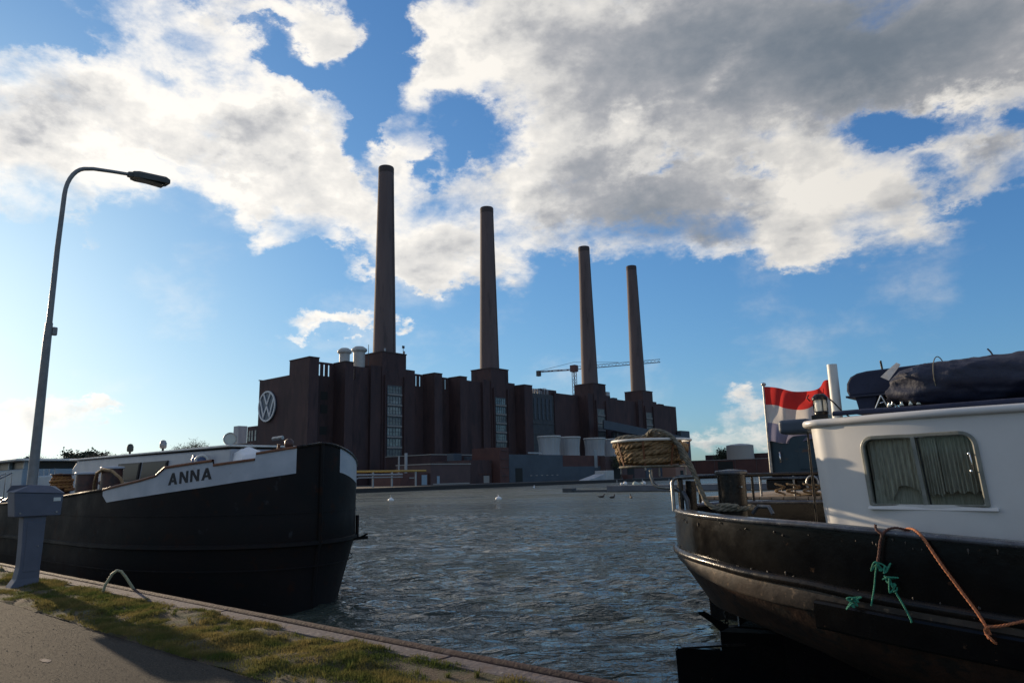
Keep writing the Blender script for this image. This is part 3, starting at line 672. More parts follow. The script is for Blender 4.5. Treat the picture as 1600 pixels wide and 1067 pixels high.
low('dark brown hall behind the moored pontoon', -172, -146, 226.7, 268, 9.6, M['brick_pale'], trims=False,
    extra=doors([('gate', -145.98, 232, 237, 1.2, 5.2, M['dark_inside']), ('gate', -145.98, 242, 247, 1.2, 5.2, M['dark_inside']), ('gate', -145.98, 256, 261, 1.2, 5.2, M['slate_clad'])]))
low('long low brick hall with flat roof left of the power station', -320, -256, 150, 180, 18.6, M['brick_pale'], trims=True)
def coolcell(y0, lab, xx=-154):
    t = thing('cooling_cell', lab, 'cooling tower', (xx, y0, 10), 'pale waisted cooling towers on the grey hall')
    prof = [(3.75, 10.0), (3.68, 11.4), (3.72, 13.2), (3.95, 15.2), (4.12, 16.2)]
    MB().lathe((xx, y0), prof, 40, cap=False).build('shell', M['concrete_pale'], t)
    MB().lathe((xx, y0), [(4.15, 16.2), (4.26, 16.2), (4.26, 16.9), (4.0, 16.9), (4.0, 16.0)], 40, cap=False).build('rim', M['vent_white'], t)
    ribs = MB()
    for k in range(18):
        a = 2 * math.pi * k / 18
        for (r0, z0), (r1, z1) in zip(prof, prof[1:]):
            ribs.bar((xx + (r0 + .05) * math.cos(a), y0 + (r0 + .05) * math.sin(a), z0), (xx + (r1 + .05) * math.cos(a), y0 + (r1 + .05) * math.sin(a), z1), 0.09, 0.09)
    stuff(ribs.build('rib', M['vent_white'], t))
coolcell(202.8, 'pale cooling tower nearest the second brick tower, first of the four'); coolcell(215.1, 'pale cooling tower tucked behind the first one, darker side showing')
coolcell(232.0, 'pale cooling tower with sunlit left edge, third of the four'); coolcell(245.6, 'pale cooling tower partly behind the rope basket, last of the four')
# conveyor bridge sloping down along the front of the power station
cv = thing('conveyor_bridge', 'slate grey enclosed conveyor bridge sloping down past the third and fourth towers', 'conveyor', (-197, 350, 1.2))
MB().hexa([(-197, 305, 25.6), (-195, 303, 25.6), (-195, 392, 19.6), (-197, 392, 19.6), (-197, 305, 30.0), (-195, 303, 30.0), (-195, 392, 23.8), (-197, 392, 23.8)]).build('gallery', M['slate_clad'], cv)
for yy in (318, 345, 372): MB().bar((-197, yy, 1.1), (-197, yy, 26 - (yy - 300) * 0.07), 1.2, 1.2).build('trestle', M['dark_steelwork'], cv)
MB().hexa([(-203, 322, 1.1), (-199, 318, 1.1), (-199, 396, 1.1), (-203, 396, 1.1), (-203, 322, 25.0), (-199, 318, 25.0), (-199, 396, 19), (-203, 396, 19)]).build('lower_wall', M['slate_clad'], cv)
# pale sloped hopper on the bank
hp = thing('sloped_hopper', 'pale grey wedge-shaped cover standing on the bank behind the pontoon', 'hopper', (-130, 198, 1.2))
MB().hexa([(-133, 190.3, 1.1), (-129, 190.3, 1.1), (-129, 204.8, 1.1), (-133, 204.8, 1.1), (-133, 190.5, 1.3), (-129, 190.5, 1.3), (-129, 204.8, 4.1), (-133, 204.8, 4.1)]).build('cover', M['concrete_pale'], hp)
MB().hexa([(-133, 199.8, 1.1), (-128.9, 199.8, 1.1), (-128.9, 204.9, 1.1), (-133, 204.9, 1.1), (-133, 199.8, 4.1), (-128.9, 199.8, 4.1), (-128.9, 204.9, 4.2), (-133, 204.9, 4.2)]).build('hood', M['vent_white'], hp)
# yellow gas pipe bridge by the first tower
pb = thing('pipe_bridge', 'pipe bridge with one yellow and one grey pipe above the quay wall', 'pipe bridge', (-128, 97, 1.2))
MB().tube([(-140, 96, 5.0), (-140, 130, 5.0)], 0.28, 10).build('yellow_pipe', M['yellow_pipe'], pb)
MB().tube([(-139, 104.5, 1.2), (-139, 104.5, 3.8), (-139, 105.3, 4.15), (-139, 121, 4.15)], 0.22, 8).build('grey_pipe', M['grey_pipe'], pb)
MB().tube([(-139, 106.5, 1.2), (-139, 106.5, 3.2), (-139, 107.2, 3.5), (-139, 121, 3.5)], 0.16, 8).build('grey_pipe', M['grey_pipe'], pb)
for yy in (100, 112, 118, 126): MB().bar((-139.5, yy, 1.1), (-139.5, yy, 4.8), 0.35, 0.35).build('support', M['grey_pipe'], pb)
# two tall thin flues and small roof box behind the brown building
for k, (yy, lab) in enumerate(((136.2, 'slim steel flue beside the first tower, the shorter darker one'), (138.9, 'slim pale steel flue standing just right of the shorter one'))):
    tag(MB().tube([(-158, yy, 4.6), (-158, yy, 9.6 if k == 0 else 10.4)], 0.25 if k == 0 else 0.42, 8).build('steel_flue', M['grey_pipe'] if k == 0 else M['concrete_pale']), lab, 'flue', 'steel flues in front of the power station')
tag(MB().box(-163, -160, 160.5, 164.2, 8.25, 10.6).build('roof_box', M['slate_clad'], bevel=0.1), 'small blue-grey box on the dark hall roof', 'roof unit')
# slim square stack at the far left
tag(MB().box(-290, -285.8, 156.5, 160.5, 18.8, 27.2).build('square_stack', M['concrete_pale']), 'short pale square stack above the long low hall left of the power station', 'stack')
# tower crane behind the plant
cr = thing('tower_crane', 'tower crane with long jib rising behind the third chimney', 'crane', (-269.4, 385.2, 1.2))
def lattice(a, b, w, h, n, m, name, tri=False):
    a, b = Vector(a), Vector(b); d = (b - a).normalized(); up = Vector((0, 0, 1)) if abs(d.z) < 0.9 else Vector((1, 0, 0)); s_ = d.cross(up).normalized(); u_ = s_.cross(d)
    cs = [(-w / 2, 0), (w / 2, 0), (0, h)] if tri else [(-w / 2, -h / 2), (w / 2, -h / 2), (w / 2, h / 2), (-w / 2, h / 2)]
    mb = MB()
    for i, j in cs: mb.bar(a + s_ * i + u_ * j, b + s_ * i + u_ * j, 0.26, 0.26)
    for k in range(n):
        p0 = a + (b - a) * (k / n); p1 = a + (b - a) * ((k + 1) / n)
        for q in range(len(cs)):
            c0, c1 = cs[q], cs[(q + 1) % len(cs)]
            if k % 2: c0, c1 = c1, c0
            mb.bar(p0 + s_ * c0[0] + u_ * c0[1], p1 + s_ * c1[0] + u_ * c1[1], 0.14, 0.14)
    return mb.build(name, m, cr)
lattice((-269.4, 385.2, 1.2), (-269.4, 385.2, 71.5), 2.2, 2.2, 30, M['crane_red'], 'mast')
jd = Vector((51.1, 23.4, 0)).normalized(); JM = Vector((-269.4, 385.2, 72.5))
lattice(JM + jd * 1.5, JM + jd * 57 + Vector((0, 0, 1.2)), 1.5, 2.0, 24, M['crane_grey'], 'jib', tri=True)
cd = Vector((-26.9, -1.8, 0)).normalized()
lattice(JM, JM - jd * 26, 1.4, 0.7, 8, M['crane_red'], 'counter_jib')
MB().box(-271.4, -267.4, 383.2, 387.2, 71.0, 75.4).build('slewing_unit', M['crane_red'], cr)
cw = JM - jd * 24.5; MB().box(cw.x - 1.2, cw.x + 1.2, cw.y - 1.2, cw.y + 1.2, 69.5, 73.2).build('counterweight', M['dark_steelwork'], cr)
MB().tube([JM - jd * 24 + Vector((0, 0, 0.6)), JM + Vector((0, 0, 5.0)), JM + jd * 30 + Vector((0, 0, 3.0))], 0.12, 5).build('stay_cable', M['crane_grey'], cr)
# far right shore: long brown sheds, storage tank
low('long dark brown shed on the far right shore', -174, -60, 372, 392, 12.0, M['brick'], trims=False)
def shed_extra(t):
    for k in range(9): MB().box(-170 + 11 * k, -169.6 + 11 * k, 349.7, 349.95, 1.2, 8.6).build('pillar', M['brick_pale'], t)
    MB().box(-157, -149, 349.8, 349.96, 3.6, 8.0).build('gate', M['dark_inside'], t)
low('lower rust brown warehouse in front of the dark brown shed', -174, -20, 350, 370, 8.7, M['brick_low'], trims=True, extra=shed_extra)
tk = thing('storage_tank', 'round grey storage tank above the brown warehouse', 'storage tank', (-150.5, 371.5, 8.7))
MB().cyl((-150.5, 364), 6.9, 8.9, 16.0, 40).build('shell', M['stone_pale'], tk)
MB().lathe((-150.5, 364), [(6.95, 16.0), (6.95, 16.2), (4.5, 16.8), (0.3, 17.2)], 40).build('roof', M['concrete_pale'], tk)

dP_ = Vector((-47.74 + 65.92, 92.62 - 89.65, 0)).normalized(); nP_ = Vector((-dP_.y, dP_.x, 0)); P0_ = Vector((-65.92, 89.8, 0))
def tree(x, y, z, h, w, label, leaf, n, name='tree', group=None, bare=True):
    t = thing(name, label, 'tree', (x, y, z), group); rnd = random.Random(int(x * 7 + y))
    tr = MB(); tips = []
    tr.tube([(x, y, z), (x + 0.02 * h, y, z + 0.25 * h), (x, y, z + 0.5 * h)], [0.035 * h, 0.028 * h, 0.018 * h], 7)
    for k in range(11):
        a = k * 2.4; b0 = z + h * rnd.uniform(0.22, 0.5); e = Vector((x + w * 0.42 * math.cos(a) * rnd.uniform(.5, 1), y + w * 0.42 * math.sin(a) * rnd.uniform(.5, 1), z + h * rnd.uniform(0.6, 0.95)))
        m_ = Vector((x, y, b0)).lerp(e, 0.5) + Vector((0, 0, h * 0.04)); tr.tube([(x, y, b0), m_, e], [0.014 * h, 0.009 * h, 0.003 * h], 5); tips += [m_, e, m_.lerp(e, .5)]
        for q in range(3):
            f = m_.lerp(e, rnd.uniform(0.1, 0.9)); g = f + Vector((rnd.uniform(-1, 1) * w * .16, rnd.uniform(-1, 1) * w * .16, h * rnd.uniform(0.03, .15))); tr.tube([f, g], [0.005 * h, 0.002 * h], 4); tips.append(g)
    tr.build('trunk', M['bark'], t)
    cn = MB()
    for k in range(n):
        c = rnd.choice(tips) + Vector((rnd.gauss(0, 1) * w * .085, rnd.gauss(0, 1) * w * .085, rnd.gauss(0, 1) * h * .05))
        s_ = h * (0.012 if bare else 0.022) * rnd.uniform(0.6, 1.5); d1 = Vector((rnd.gauss(0, 1), rnd.gauss(0, 1), rnd.gauss(0, 1))).normalized(); d2 = d1.orthogonal().normalized()
        if bare: cn.add([c - d1 * s_ * 2.4, c + d2 * s_ * .5, c + d1 * s_ * 2.4], [(0, 1, 2)])
        else: cn.add([c - d1 * s_, c + d2 * s_, c + d1 * s_, c - d2 * s_], [(0, 1, 2, 3)])
    stuff(cn.build('crown', leaf, t)); return t
# clutter on the bank behind the pontoon
low('salmon painted shed at the water on the far bank behind the rope basket', -146, -139.8, 270, 284, 6.6, M['salmon'], trims=False,
    extra=doors([('door', -139.78, 274, 276.5, 1.2, 3.8, M['dark_inside'])]))
sk = thing('skip', 'small dark red steel skip on the far bank left of the ball fenders', 'skip', (-122.5, 203, 1.15))
MB().hexa([(-124.2, 203, 1.2), (-122.6, 203, 1.2), (-122.6, 206, 1.2), (-124.2, 206, 1.2), (-124.5, 202.5, 2.6), (-122.3, 202.5, 2.6), (-122.3, 206.5, 2.6), (-124.5, 206.5, 2.6)]).build('body', M['brick_low'], sk, bevel=0.03)
cbt = thing('covered_boat', 'small boat under a pale green cover lying on the pontoon between the ball fenders', 'boat', (-52, 93, 1.22))
rows = []
for i in range(13):
    f = i / 12; w_ = 0.55 * math.sin(math.pi * min(1, f * 1.15 + 0.12)) ** .6 if f < .98 else 0.1
    c = P0_ + dP_ * (11.0 + 1.75 * f) + nP_ * 1.6
    rows.append([tuple(c + nP_ * (w_ * math.cos(a)) + Vector((0, 0, 1.3 + 0.5 * math.sin(a) * (0.7 + .3 * math.sin(f * 9))))) for a in np.linspace(0, math.pi, 9)])
mbt = MB(); mbt.grid(rows); mbt.build('cover', M['cover_green'], cbt)
tree(-143, 232, 1.1, 8.5, 9, 'dark green shrub on the far bank right of the red hall', M['leaf_dark'], 1400, name='shrub', bare=False)

# pontoon, fenders, buoys, birds
pn = thing('pontoon', 'low grey pontoon moored out in the basin with a dark raised end', 'pontoon', (-60, 91, 0.35))
dP = Vector((-47.74 + 65.92, 92.62 - 89.65, 0)).normalized(); nP = Vector((-dP.y, dP.x, 0)); P0 = Vector((-65.92, 89.8, 0))
def along(a, b, w0, w1, z0, z1, name, m, parent=pn):
    p = [P0 + dP * a + nP * w0, P0 + dP * b + nP * w0, P0 + dP * b + nP * w1, P0 + dP * a + nP * w1]
    return MB().hexa([(q.x, q.y, z0) for q in p] + [(q.x, q.y, z1) for q in p]).build(name, m, parent)
along(0, 1.6, 0, 1.6, 0.2, 0.95, 'end_float', M['dark_steelwork']); along(1.6, 7.4, 0.2, 1.2, 0.25, 0.66, 'walkway', M['dark_steelwork'])
along(7.4, 60, 0, 3.5, 0.42, 1.22, 'deck', M['pontoon']); along(7.6, 60, -0.05, 3.4, 0.2, 0.42, 'float', M['black_steel'])
for k in range(12): along(9 + 4 * k, 9.08 + 4 * k, 0.1, 0.18, 1.22, 2.1, 'post', M['grey_pipe'])
for k, (s_, r_, lab) in enumerate(((9.6, 0.22, 'small white ball fender on the pontoon, left of its larger twin'), (10.2, 0.30, 'larger white ball fender right beside the small one on the pontoon'), (13.1, 0.30, 'white ball fender lying alone on the pontoon'))):
    c = P0 + dP * s_ + nP * 0.5
    b = MB(); b.lathe((c.x, c.y), [(0.02, 1.22), (r_ * .7, 1.22 + r_ * .3), (r_, 1.22 + r_), (r_ * .7, 1.22 + r_ * 1.7), (0.03, 1.22 + r_ * 2)], 16)
    tag(b.build('ball_fender', M['plastic_white']), lab, 'fender', 'white ball fenders on the pontoon')
for k, (c, lab) in enumerate((((-69.18, 58.41), 'white mooring buoy on the water in front of the first tower'), ((-55.44, 62.95), 'white mooring buoy on the water below the second tower'))):
    t = thing('mooring_buoy', lab, 'buoy', (c[0], c[1], WATER_Z), 'white buoys in the basin')
    MB().lathe(c, [(0.1, 0.2), (0.36, 0.32), (0.38, 0.45), (0.30, 0.58), (0.10, 0.68), (0.05, 0.70)], 20).build('float', M['plastic_white'], t)
    MB().tube([(c[0], c[1], 0.66), (c[0], c[1], 0.84)], 0.05, 6).build('stalk', M['plastic_white'], t)
    ring_ = [(c[0] + 0.08 * math.cos(a), c[1], 0.90 + 0.08 * math.sin(a)) for a in np.linspace(0, 2 * math.pi, 12, False)]
    MB().tube(ring_, 0.03, 6, closed=True).build('ring', M['grey_pipe'], t)
def bird(p, s_, m, label, cat, name, group=None, ang=0.6, swim=True):
    t = thing(name, label, cat, p, group); c, sn = math.cos(ang), math.sin(ang); x, y, z = p
    def T(a, b, h): return (x + s_ * (a * c - b * sn), y + s_ * (a * sn + b * c), z + s_ * h)
    MB().tube([T(-0.52, 0, 0.20), T(-0.34, 0, 0.10), T(-0.1, 0, 0.11), T(0.15, 0, 0.10), T(0.28, 0, 0.22), T(0.33, 0, 0.36), T(0.37, 0, 0.42), T(0.43, 0, 0.42)],
              [q * s_ for q in (0.015, 0.08, 0.15, 0.15, 0.09, 0.065, 0.075, 0.03)], 10).build('body', m, t)
    MB().tube([T(0.43, 0, 0.42), T(0.54, 0, 0.40)], [0.022 * s_, 0.008 * s_], 6).build('bill', M['yellow_pipe'], t)
    return t
for k, (u, lab) in enumerate((((-45.06, 68.82), 'dark duck swimming left of the other two'), ((-42.46, 66.98), 'dark duck in the middle of the three'), ((-40.15, 67.01), 'dark duck swimming nearest the moored black stern'))):
    bird((u[0], u[1], WATER_Z), 0.9, M['feather_dark'], lab, 'duck', 'duck', 'ducks swimming in the basin', ang=0.3 + k)
bird((-96.42, 121.0, WATER_Z), 1.3, M['feather_white'], 'white swan swimming off the far quay by the pontoon end', 'swan', 'swan', ang=2)
gl = bird((-5.15, 10.9, 2.20), 0.5, M['feather_white'], 'small white gull gliding just off the black stern rail', 'gull', 'gull', ang=2.2)
for sgn in (-1, 1):
    MB().add([(-5.15, 10.9, 2.26), (-5.10, 10.98, 2.27), (-5.1 + 0.10 * sgn, 10.9 + 0.16 * sgn, 2.36), (-5.2 + 0.12 * sgn, 10.85 + 0.16 * sgn, 2.35), (-5.15 + 0.16 * sgn, 10.8 + 0.30 * sgn, 2.28), (-5.15, 10.9, 2.245), (-5.2 + 0.12 * sgn, 10.85 + 0.16 * sgn, 2.335)],
             [(0, 1, 2, 3), (3, 2, 4), (5, 1, 2, 6), (6, 2, 4)]).build('wing', M['feather_white'], gl)

# ------------------------------------------------------------------ trees on the skyline
TL = [(-530, 150, 22, 22, 'bare branched tree on the far left skyline beside the lamp post', True), (-505, 152, 20, 16, 'thin bare tree next to the lamp post tree on the skyline', True), (-480, 150, 19, 19, 'rounded bare tree left of the dense dark one on the skyline', True),
      (-440, 150, 22, 26, 'dense dark budding tree rising behind the white wheelhouse roof', False), (-412, 150, 19, 15, 'small bare tree right of the dense dark one', True),
      (-392, 155, 17, 12, 'wispy bare tree above the barge lamps', True), (-314, 150, 19.5, 18, 'round bare tree above the barge searchlight, left of the long low hall', True), (-455, 158, 21, 15, 'dark bare tree joined to the dense one on its left', False)]
for x, y, h, w, lab, br in TL: tree(x, y, 1.1, h, w, lab, M['twigs'] if br else M['leaf_dark'], 6500 if br else 4500, group='trees on the left skyline', bare=br)
for x, y, h, w, lab in ((-165, 372, 13.8, 8, 'dark round tree above the brown shed on the far right shore'), (-136, 395, 13.8, 9, 'low dark tree right of the storage tank')):
    tree(x, y, 1.1, h, w, lab, M['leaf_dark'], 1500, bare=False)
hb = MB(); rows = []
rnd = random.Random(5)
for i in range(140):
    x = -900 + i * 4.6; h = 9 + 4 * mnoise.noise(Vector((x * 0.03, 0, 0))) + 2 * mnoise.noise(Vector((x * 0.2, 0, 0)))
    for k in range(26):
        c = Vector((x + rnd.uniform(-3, 3), 215 + rnd.uniform(-4, 4), 1.2 + h * rnd.random() ** 0.7)); s_ = rnd.uniform(.5, 1.3); d1 = Vector((rnd.gauss(0, 1), rnd.gauss(0, 1), rnd.gauss(0, 1))).normalized(); d2 = d1.orthogonal().normalized()
        hb.add([c - d1 * s_, c + d2 * s_, c + d1 * s_, c - d2 * s_], [(0, 1, 2, 3)])
stuff(hb.build('undergrowth', M['leaf_dark']))

# ------------------------------------------------------------------ hull helper
class Plan:
    """deck-line in plan: straight side, superellipse end (tip), straight far side; addressed by arc length from the tip"""
    def __init__(s, yc, B, tip, L, p, sgn):
        s.yc, s.sgn, s.L, s.tip, s.B = yc, sgn, L, tip, B; n = 500; near = []
        for k in range(n + 1):
            a = math.pi / 2 * k / n; near.append((tip - sgn * (L - L * math.sin(a) ** (2 / p)), yc - B * math.cos(a) ** (2 / p)))
        s.pts = near; acc = [0.0]
        for a, b in zip(near[::-1], near[::-1][1:]): acc.append(acc[-1] + math.dist(a, b))
        s.acc = np.array(acc); s.xs = np.array([q[0] for q in near[::-1]]); s.ys = np.array([q[1] for q in near[::-1]]); s.A = acc[-1]
    def at(s, t):
        u = abs(t)
        if u <= s.A: x, y = float(np.interp(u, s.acc, s.xs)), float(np.interp(u, s.acc, s.ys))
        else: x, y = s.tip - s.sgn * (s.L + u - s.A), s.yc - s.B
        return (x, y if t <= 0 else 2 * s.yc - y)
    def nrm(s, t):
        a, b = s.at(t - 0.03), s.at(t + 0.03); d = Vector((b[0] - a[0], b[1] - a[1])); d.normalize()
        n_ = Vector((d.y, -d.x)) * (1 if s.sgn > 0 else 1)
        c = Vector(s.at(t)) - Vector((s.tip - s.sgn * s.L * 1.2, s.yc))
        return n_ if n_.dot(c) > 0 else -n_
def tab(T): 
    a = [q[0] for q in T]; b = [q[1] for q in T]
    return lambda t: float(np.interp(t, a, b))
def skin(name, m, parent, S, levels, thick=0.0):
    """levels: list of (Plan, zfunc(s,x), outward offset)"""
    A0 = levels[0][0].A; mb = MB(); rows = []
    for P, zf, o in levels:
        row = []
        for t in S:
            tt = t * P.A / A0 if abs(t) <= A0 else math.copysign(P.A + abs(t) - A0, t)
            x, y = P.at(tt)
            if o: n_ = P.nrm(tt); x += n_.x * o; y += n_.y * o
            row.append((x, y, zf(t, x)))
        rows.append(row)
    mb.grid(rows); return mb.build(name, m, parent)
def sweep(name, m, parent, P, S, zf, prof, smooth=False, bevel=0.0):
    mb = MB(); rows = []
    for t in S:
        x, y = P.at(t); n_ = P.nrm(t); z = zf(t, x)
        rows.append([(x + n_.x * o, y + n_.y * o, z + h) for o, h in prof])
    mb.grid(rows, smooth, closed=True); return mb.build(name, m, parent, bevel=bevel)
def rope3(path, r, name, m, parent=None, pitch=None, jitter=0.0, mb=None, strands=3):
    """laid rope: strands twisted round the path"""
    P = [Vector(p) for p in path]; acc = [0]
    for a, b in zip(P, P[1:]): acc.append(acc[-1] + (b - a).length)
    n = max(8, int(acc[-1] / (r * 0.9))); pts = []
    for k in range(n + 1):
        q = acc[-1] * k / n; i = max(0, min(len(P) - 2, int(np.searchsorted(acc, q)) - 1)); f = (q - acc[i]) / max(1e-6, acc[i + 1] - acc[i])
        p0, p1, p2, p3 = P[max(i - 1, 0)], P[i], P[i + 1], P[min(i + 2, len(P) - 1)]
        pts.append(0.5 * ((2 * p1) + (p2 - p0) * f + (2 * p0 - 5 * p1 + 4 * p2 - p3) * f * f + (3 * p1 - p0 - 3 * p2 + p3) * f ** 3))
    pitch = pitch or r * 7; own = mb is None; mb = mb or MB()
    for s_ in range(strands):
        line = []
        up = Vector((0.2, 0.1, 1))
        for k, p in enumerate(pts):
            t = (pts[min(k + 1, n)] - pts[max(k - 1, 0)]).normalized(); a = t.cross(up)
            if a.length < 1e-4: a = t.cross(Vector((1, 0, 0)))
            a.normalize(); b = a.cross(t); up = b
            ph = 2 * math.pi * (s_ / strands + acc[-1] * k / n / pitch); line.append(p + (a * math.cos(ph) + b * math.sin(ph)) * r * 0.5)
        mb.tube(line, r * 0.56, 6)
    return mb.build(name, m, parent) if own else mb

# ------------------------------------------------------------------ barge at the left, bow towards us
anna = thing('barge', 'black hulled barge with white bow band lettered ANNA, moored along the quay on the left', 'barge', (-16, 8.9, WATER_Z))
AP = Plan(8.9, 2.8, -12.8, 5.0, 2.0, 1)
a_top = tab([(-60, 2.6), (-35, 2.42), (-12.25, 2.48), (-7.85, 2.66), (-5.25, 2.82), (-4.0, 2.99), (-3.54, 3.08), (-3.31, 3.24), (-2.21, 3.35), (-2.19, 3.26), (-1.36, 3.355), (-1.345, 3.47), (-0.52, 3.60), (0, 3.68), (0.3, 3.66), (0.67, 3.58), (1.12, 3.47), (2.0, 3.26), (4, 3.1), (9, 2.7), (60, 2.6)])
a_band = tab([(-60, 2.3), (-5.25, 2.55), (-3.88, 2.68), (-3.4, 2.73), (-2.35, 2.84), (-0.52, 3.08), (0.6, 3.08), (1.55, 2.87), (4, 2.62), (60, 2.3)])
def stations(lo, hi, step, extra): return sorted(set([round(lo + step * k, 4) for k in range(int((hi - lo) / step) + 1)] + list(extra)))
SX = (-3.54, -3.31, -2.21, -2.19, -1.36, -1.345, -0.56, -0.54, 0.54, 0.56, -5.25, -5.1)
SA = [-58, -50, -42, -36, -30, -26, -22, -19, -16, -14, -12, -10.5, -9] + stations(-8, 8, 0.14, SX) + [9, 12, 16, 22, 40, 58]
c_ = lambda v: (lambda t, x: v)
skin('hull', M['anna_hull'], anna, SA, [(AP, lambda t, x: a_top(t), 0), (AP, lambda t, x: a_band(t), 0), (AP, c_(2.1), 0), (AP, c_(1.66), 0), (Plan(8.9, 2.79, -12.86, 5, 2.0, 1), c_(1.52), 0),
     (Plan(8.9, 2.74, -12.93, 5.3, 1.9, 1), c_(0.95), 0), (Plan(8.9, 2.70, -12.98, 5.7, 1.78, 1), c_(0.30), 0), (Plan(8.9, 2.7, -12.95, 6.0, 1.7, 1), c_(-0.4), 0)])
skin('bulwark_lining', M['grey_cap'], anna, SA, [(AP, lambda t, x: a_top(t), -0.05), (AP, lambda t, x: a_top(t) - 0.7, -0.06)])
for lo, hi in ((-5.25, -0.55), (0.55, 5.0)):
    S = [t for t in SA if lo <= t <= hi] + [lo, hi]; S = sorted(set(S))
    def cut(t): return min(1.0, (t + 5.25) / 0.18) if t < 0 else 1.0
    skin('white_band', M['hull_white'], anna, S, [(AP, lambda t, x: a_top(t) - 0.012, 0.006), (AP, lambda t, x: a_band(t) + (a_top(t) - a_band(t)) * (1 - cut(t)) * .6, 0.006)])
railp = [(-0.06, -0.01), (0.03, -0.01), (0.035, 0.02), (0.02, 0.04), (-0.05, 0.04), (-0.065, 0.02)]
for lo, hi, m_ in ((-40, -5.25, 'anna_hull'), (-5.25, -2.215, 'wood_rail'), (-2.185, -1.365, 'wood_rail'), (-1.34, -0.56, 'wood_rail'), (-0.56, 0.6, 'black_steel'), (0.6, 5, 'black_steel')):
    S = sorted(set([t for t in SA if lo < t < hi] + [lo, hi])); sweep('rail', M[m_], anna, AP, S, lambda t, x: a_top(t), railp)
sweep('belting', M['anna_hull'], anna, AP, [t for t in SA if -50 < t < 6], c_(1.66), [(0, 0.05), (0.045, 0.035), (0.05, -0.03), (0, -0.05)])
for zz in (2.28, 1.2): 
    sweep('plate_seam', M['anna_hull'], anna, AP if zz > 1.6 else Plan(8.9, 2.785, -12.84, 5.1, 1.97, 1), [t for t in SA if -30 < t < 3], c_(zz), [(0, 0.012), (0.008, 0.01), (0.008, -0.01), (0, -0.012)])
# stem bar and stowed anchor
MB().tube([(-12.78, 8.9, 3.66), (-12.78, 8.9, 1.66), (-12.86, 8.9, 1.5), (-12.97, 8.9, 0.6), (-13.08, 8.9, -0.2)], 0.045, 8).build('stem_bar', M['anna_hull'], anna)
an = MB(); q = AP.at(1.75); nn = AP.nrm(1.75)
c0 = Vector((q[0] + nn.x * 0.05, q[1] + nn.y * 0.05, 1.62))
an.bar(c0 + Vector((0, 0, 0.5)), c0, 0.06, 0.06); an.bar(c0 + Vector((-0.12, -0.12, -0.03)), c0 + Vector((0.12, 0.22, -0.01)), 0.10, 0.07); an.bar(c0 + Vector((0.02, 0.05, -0.02)), c0 + Vector((0.18, 0.16, 0.08)), 0.08, 0.04)
an.build('anchor', M['anna_hull'], anna, bevel=0.01)
# lettering A N N A cut to the curve of the bow
def letter(ch, s0, s1, zb0, zb1, h):
    th = 0.052; w = s1 - s0; segs = []
    if ch == 'A':
        polys = [[(0, 0), (0.27, 0), (0.62, 1), (0.38, 1)], [(0.73, 0), (1, 0), (0.62, 1), (0.38, 1)], [(0.2, 0.22), (0.8, 0.22), (0.76, 0.40), (0.24, 0.40)]]
    else:
        polys = [[(0, 0), (0.25, 0), (0.25, 1), (0, 1)], [(0.75, 0), (1, 0), (1, 1), (0.75, 1)], [(0.0, 1), (0.28, 1), (1.0, 0), (0.72, 0)]]
    mb = MB()
    for k, pl_ in enumerate(polys):
        front, back = [], []
        for (a, b) in pl_:
            s_ = s0 + a * w + 0.0; z = zb0 + (zb1 - zb0) * a + h * b; x, y = AP.at(s_); n_ = AP.nrm(s_)
            front.append((x + n_.x * (0.013 + 0.0006 * k), y + n_.y * (0.013 + 0.0006 * k), z)); back.append((x + n_.x * 0.004, y + n_.y * 0.004, z))
        n = len(pl_); mb.add(front + back, [tuple(range(n)), tuple(range(2 * n - 1, n - 1, -1))] + [(i, (i + 1) % n, n + (i + 1) % n, n + i) for i in range(n)])
    return mb.build('letter', M['letter_black'], anna)
ls = [(-3.20, -2.98), (-2.93, -2.73), (-2.68, -2.48), (-2.43, -2.21)]
for ch, (a, b) in zip('ANNA', ls):
    za, zb = 2.895 + (a + 3.2) * 0.105, 2.895 + (b + 3.2) * 0.105; letter(ch, a, b, za, zb, 0.235)
# decks
dk = MB(); rows = []
for t in [k * 0.25 for k in range(0, 21)]:
    x, y = AP.at(-t); rows.append([(x - 0.05, y + 0.05, 2.72), (x - 0.05, 17.75 - y, 2.72)])
dk.grid(rows, False); dk.build('foredeck', M['grey_cap'], anna)
MB().box(-56, -17.8, 6.15, 11.65, 2.0, 2.12).build('side_deck', M['grey_cap'], anna)
MB().box(-18.1, -17.5, 6.3, 11.5, 2.0, 2.72).build('deck_step', M['grey_cap'], anna)
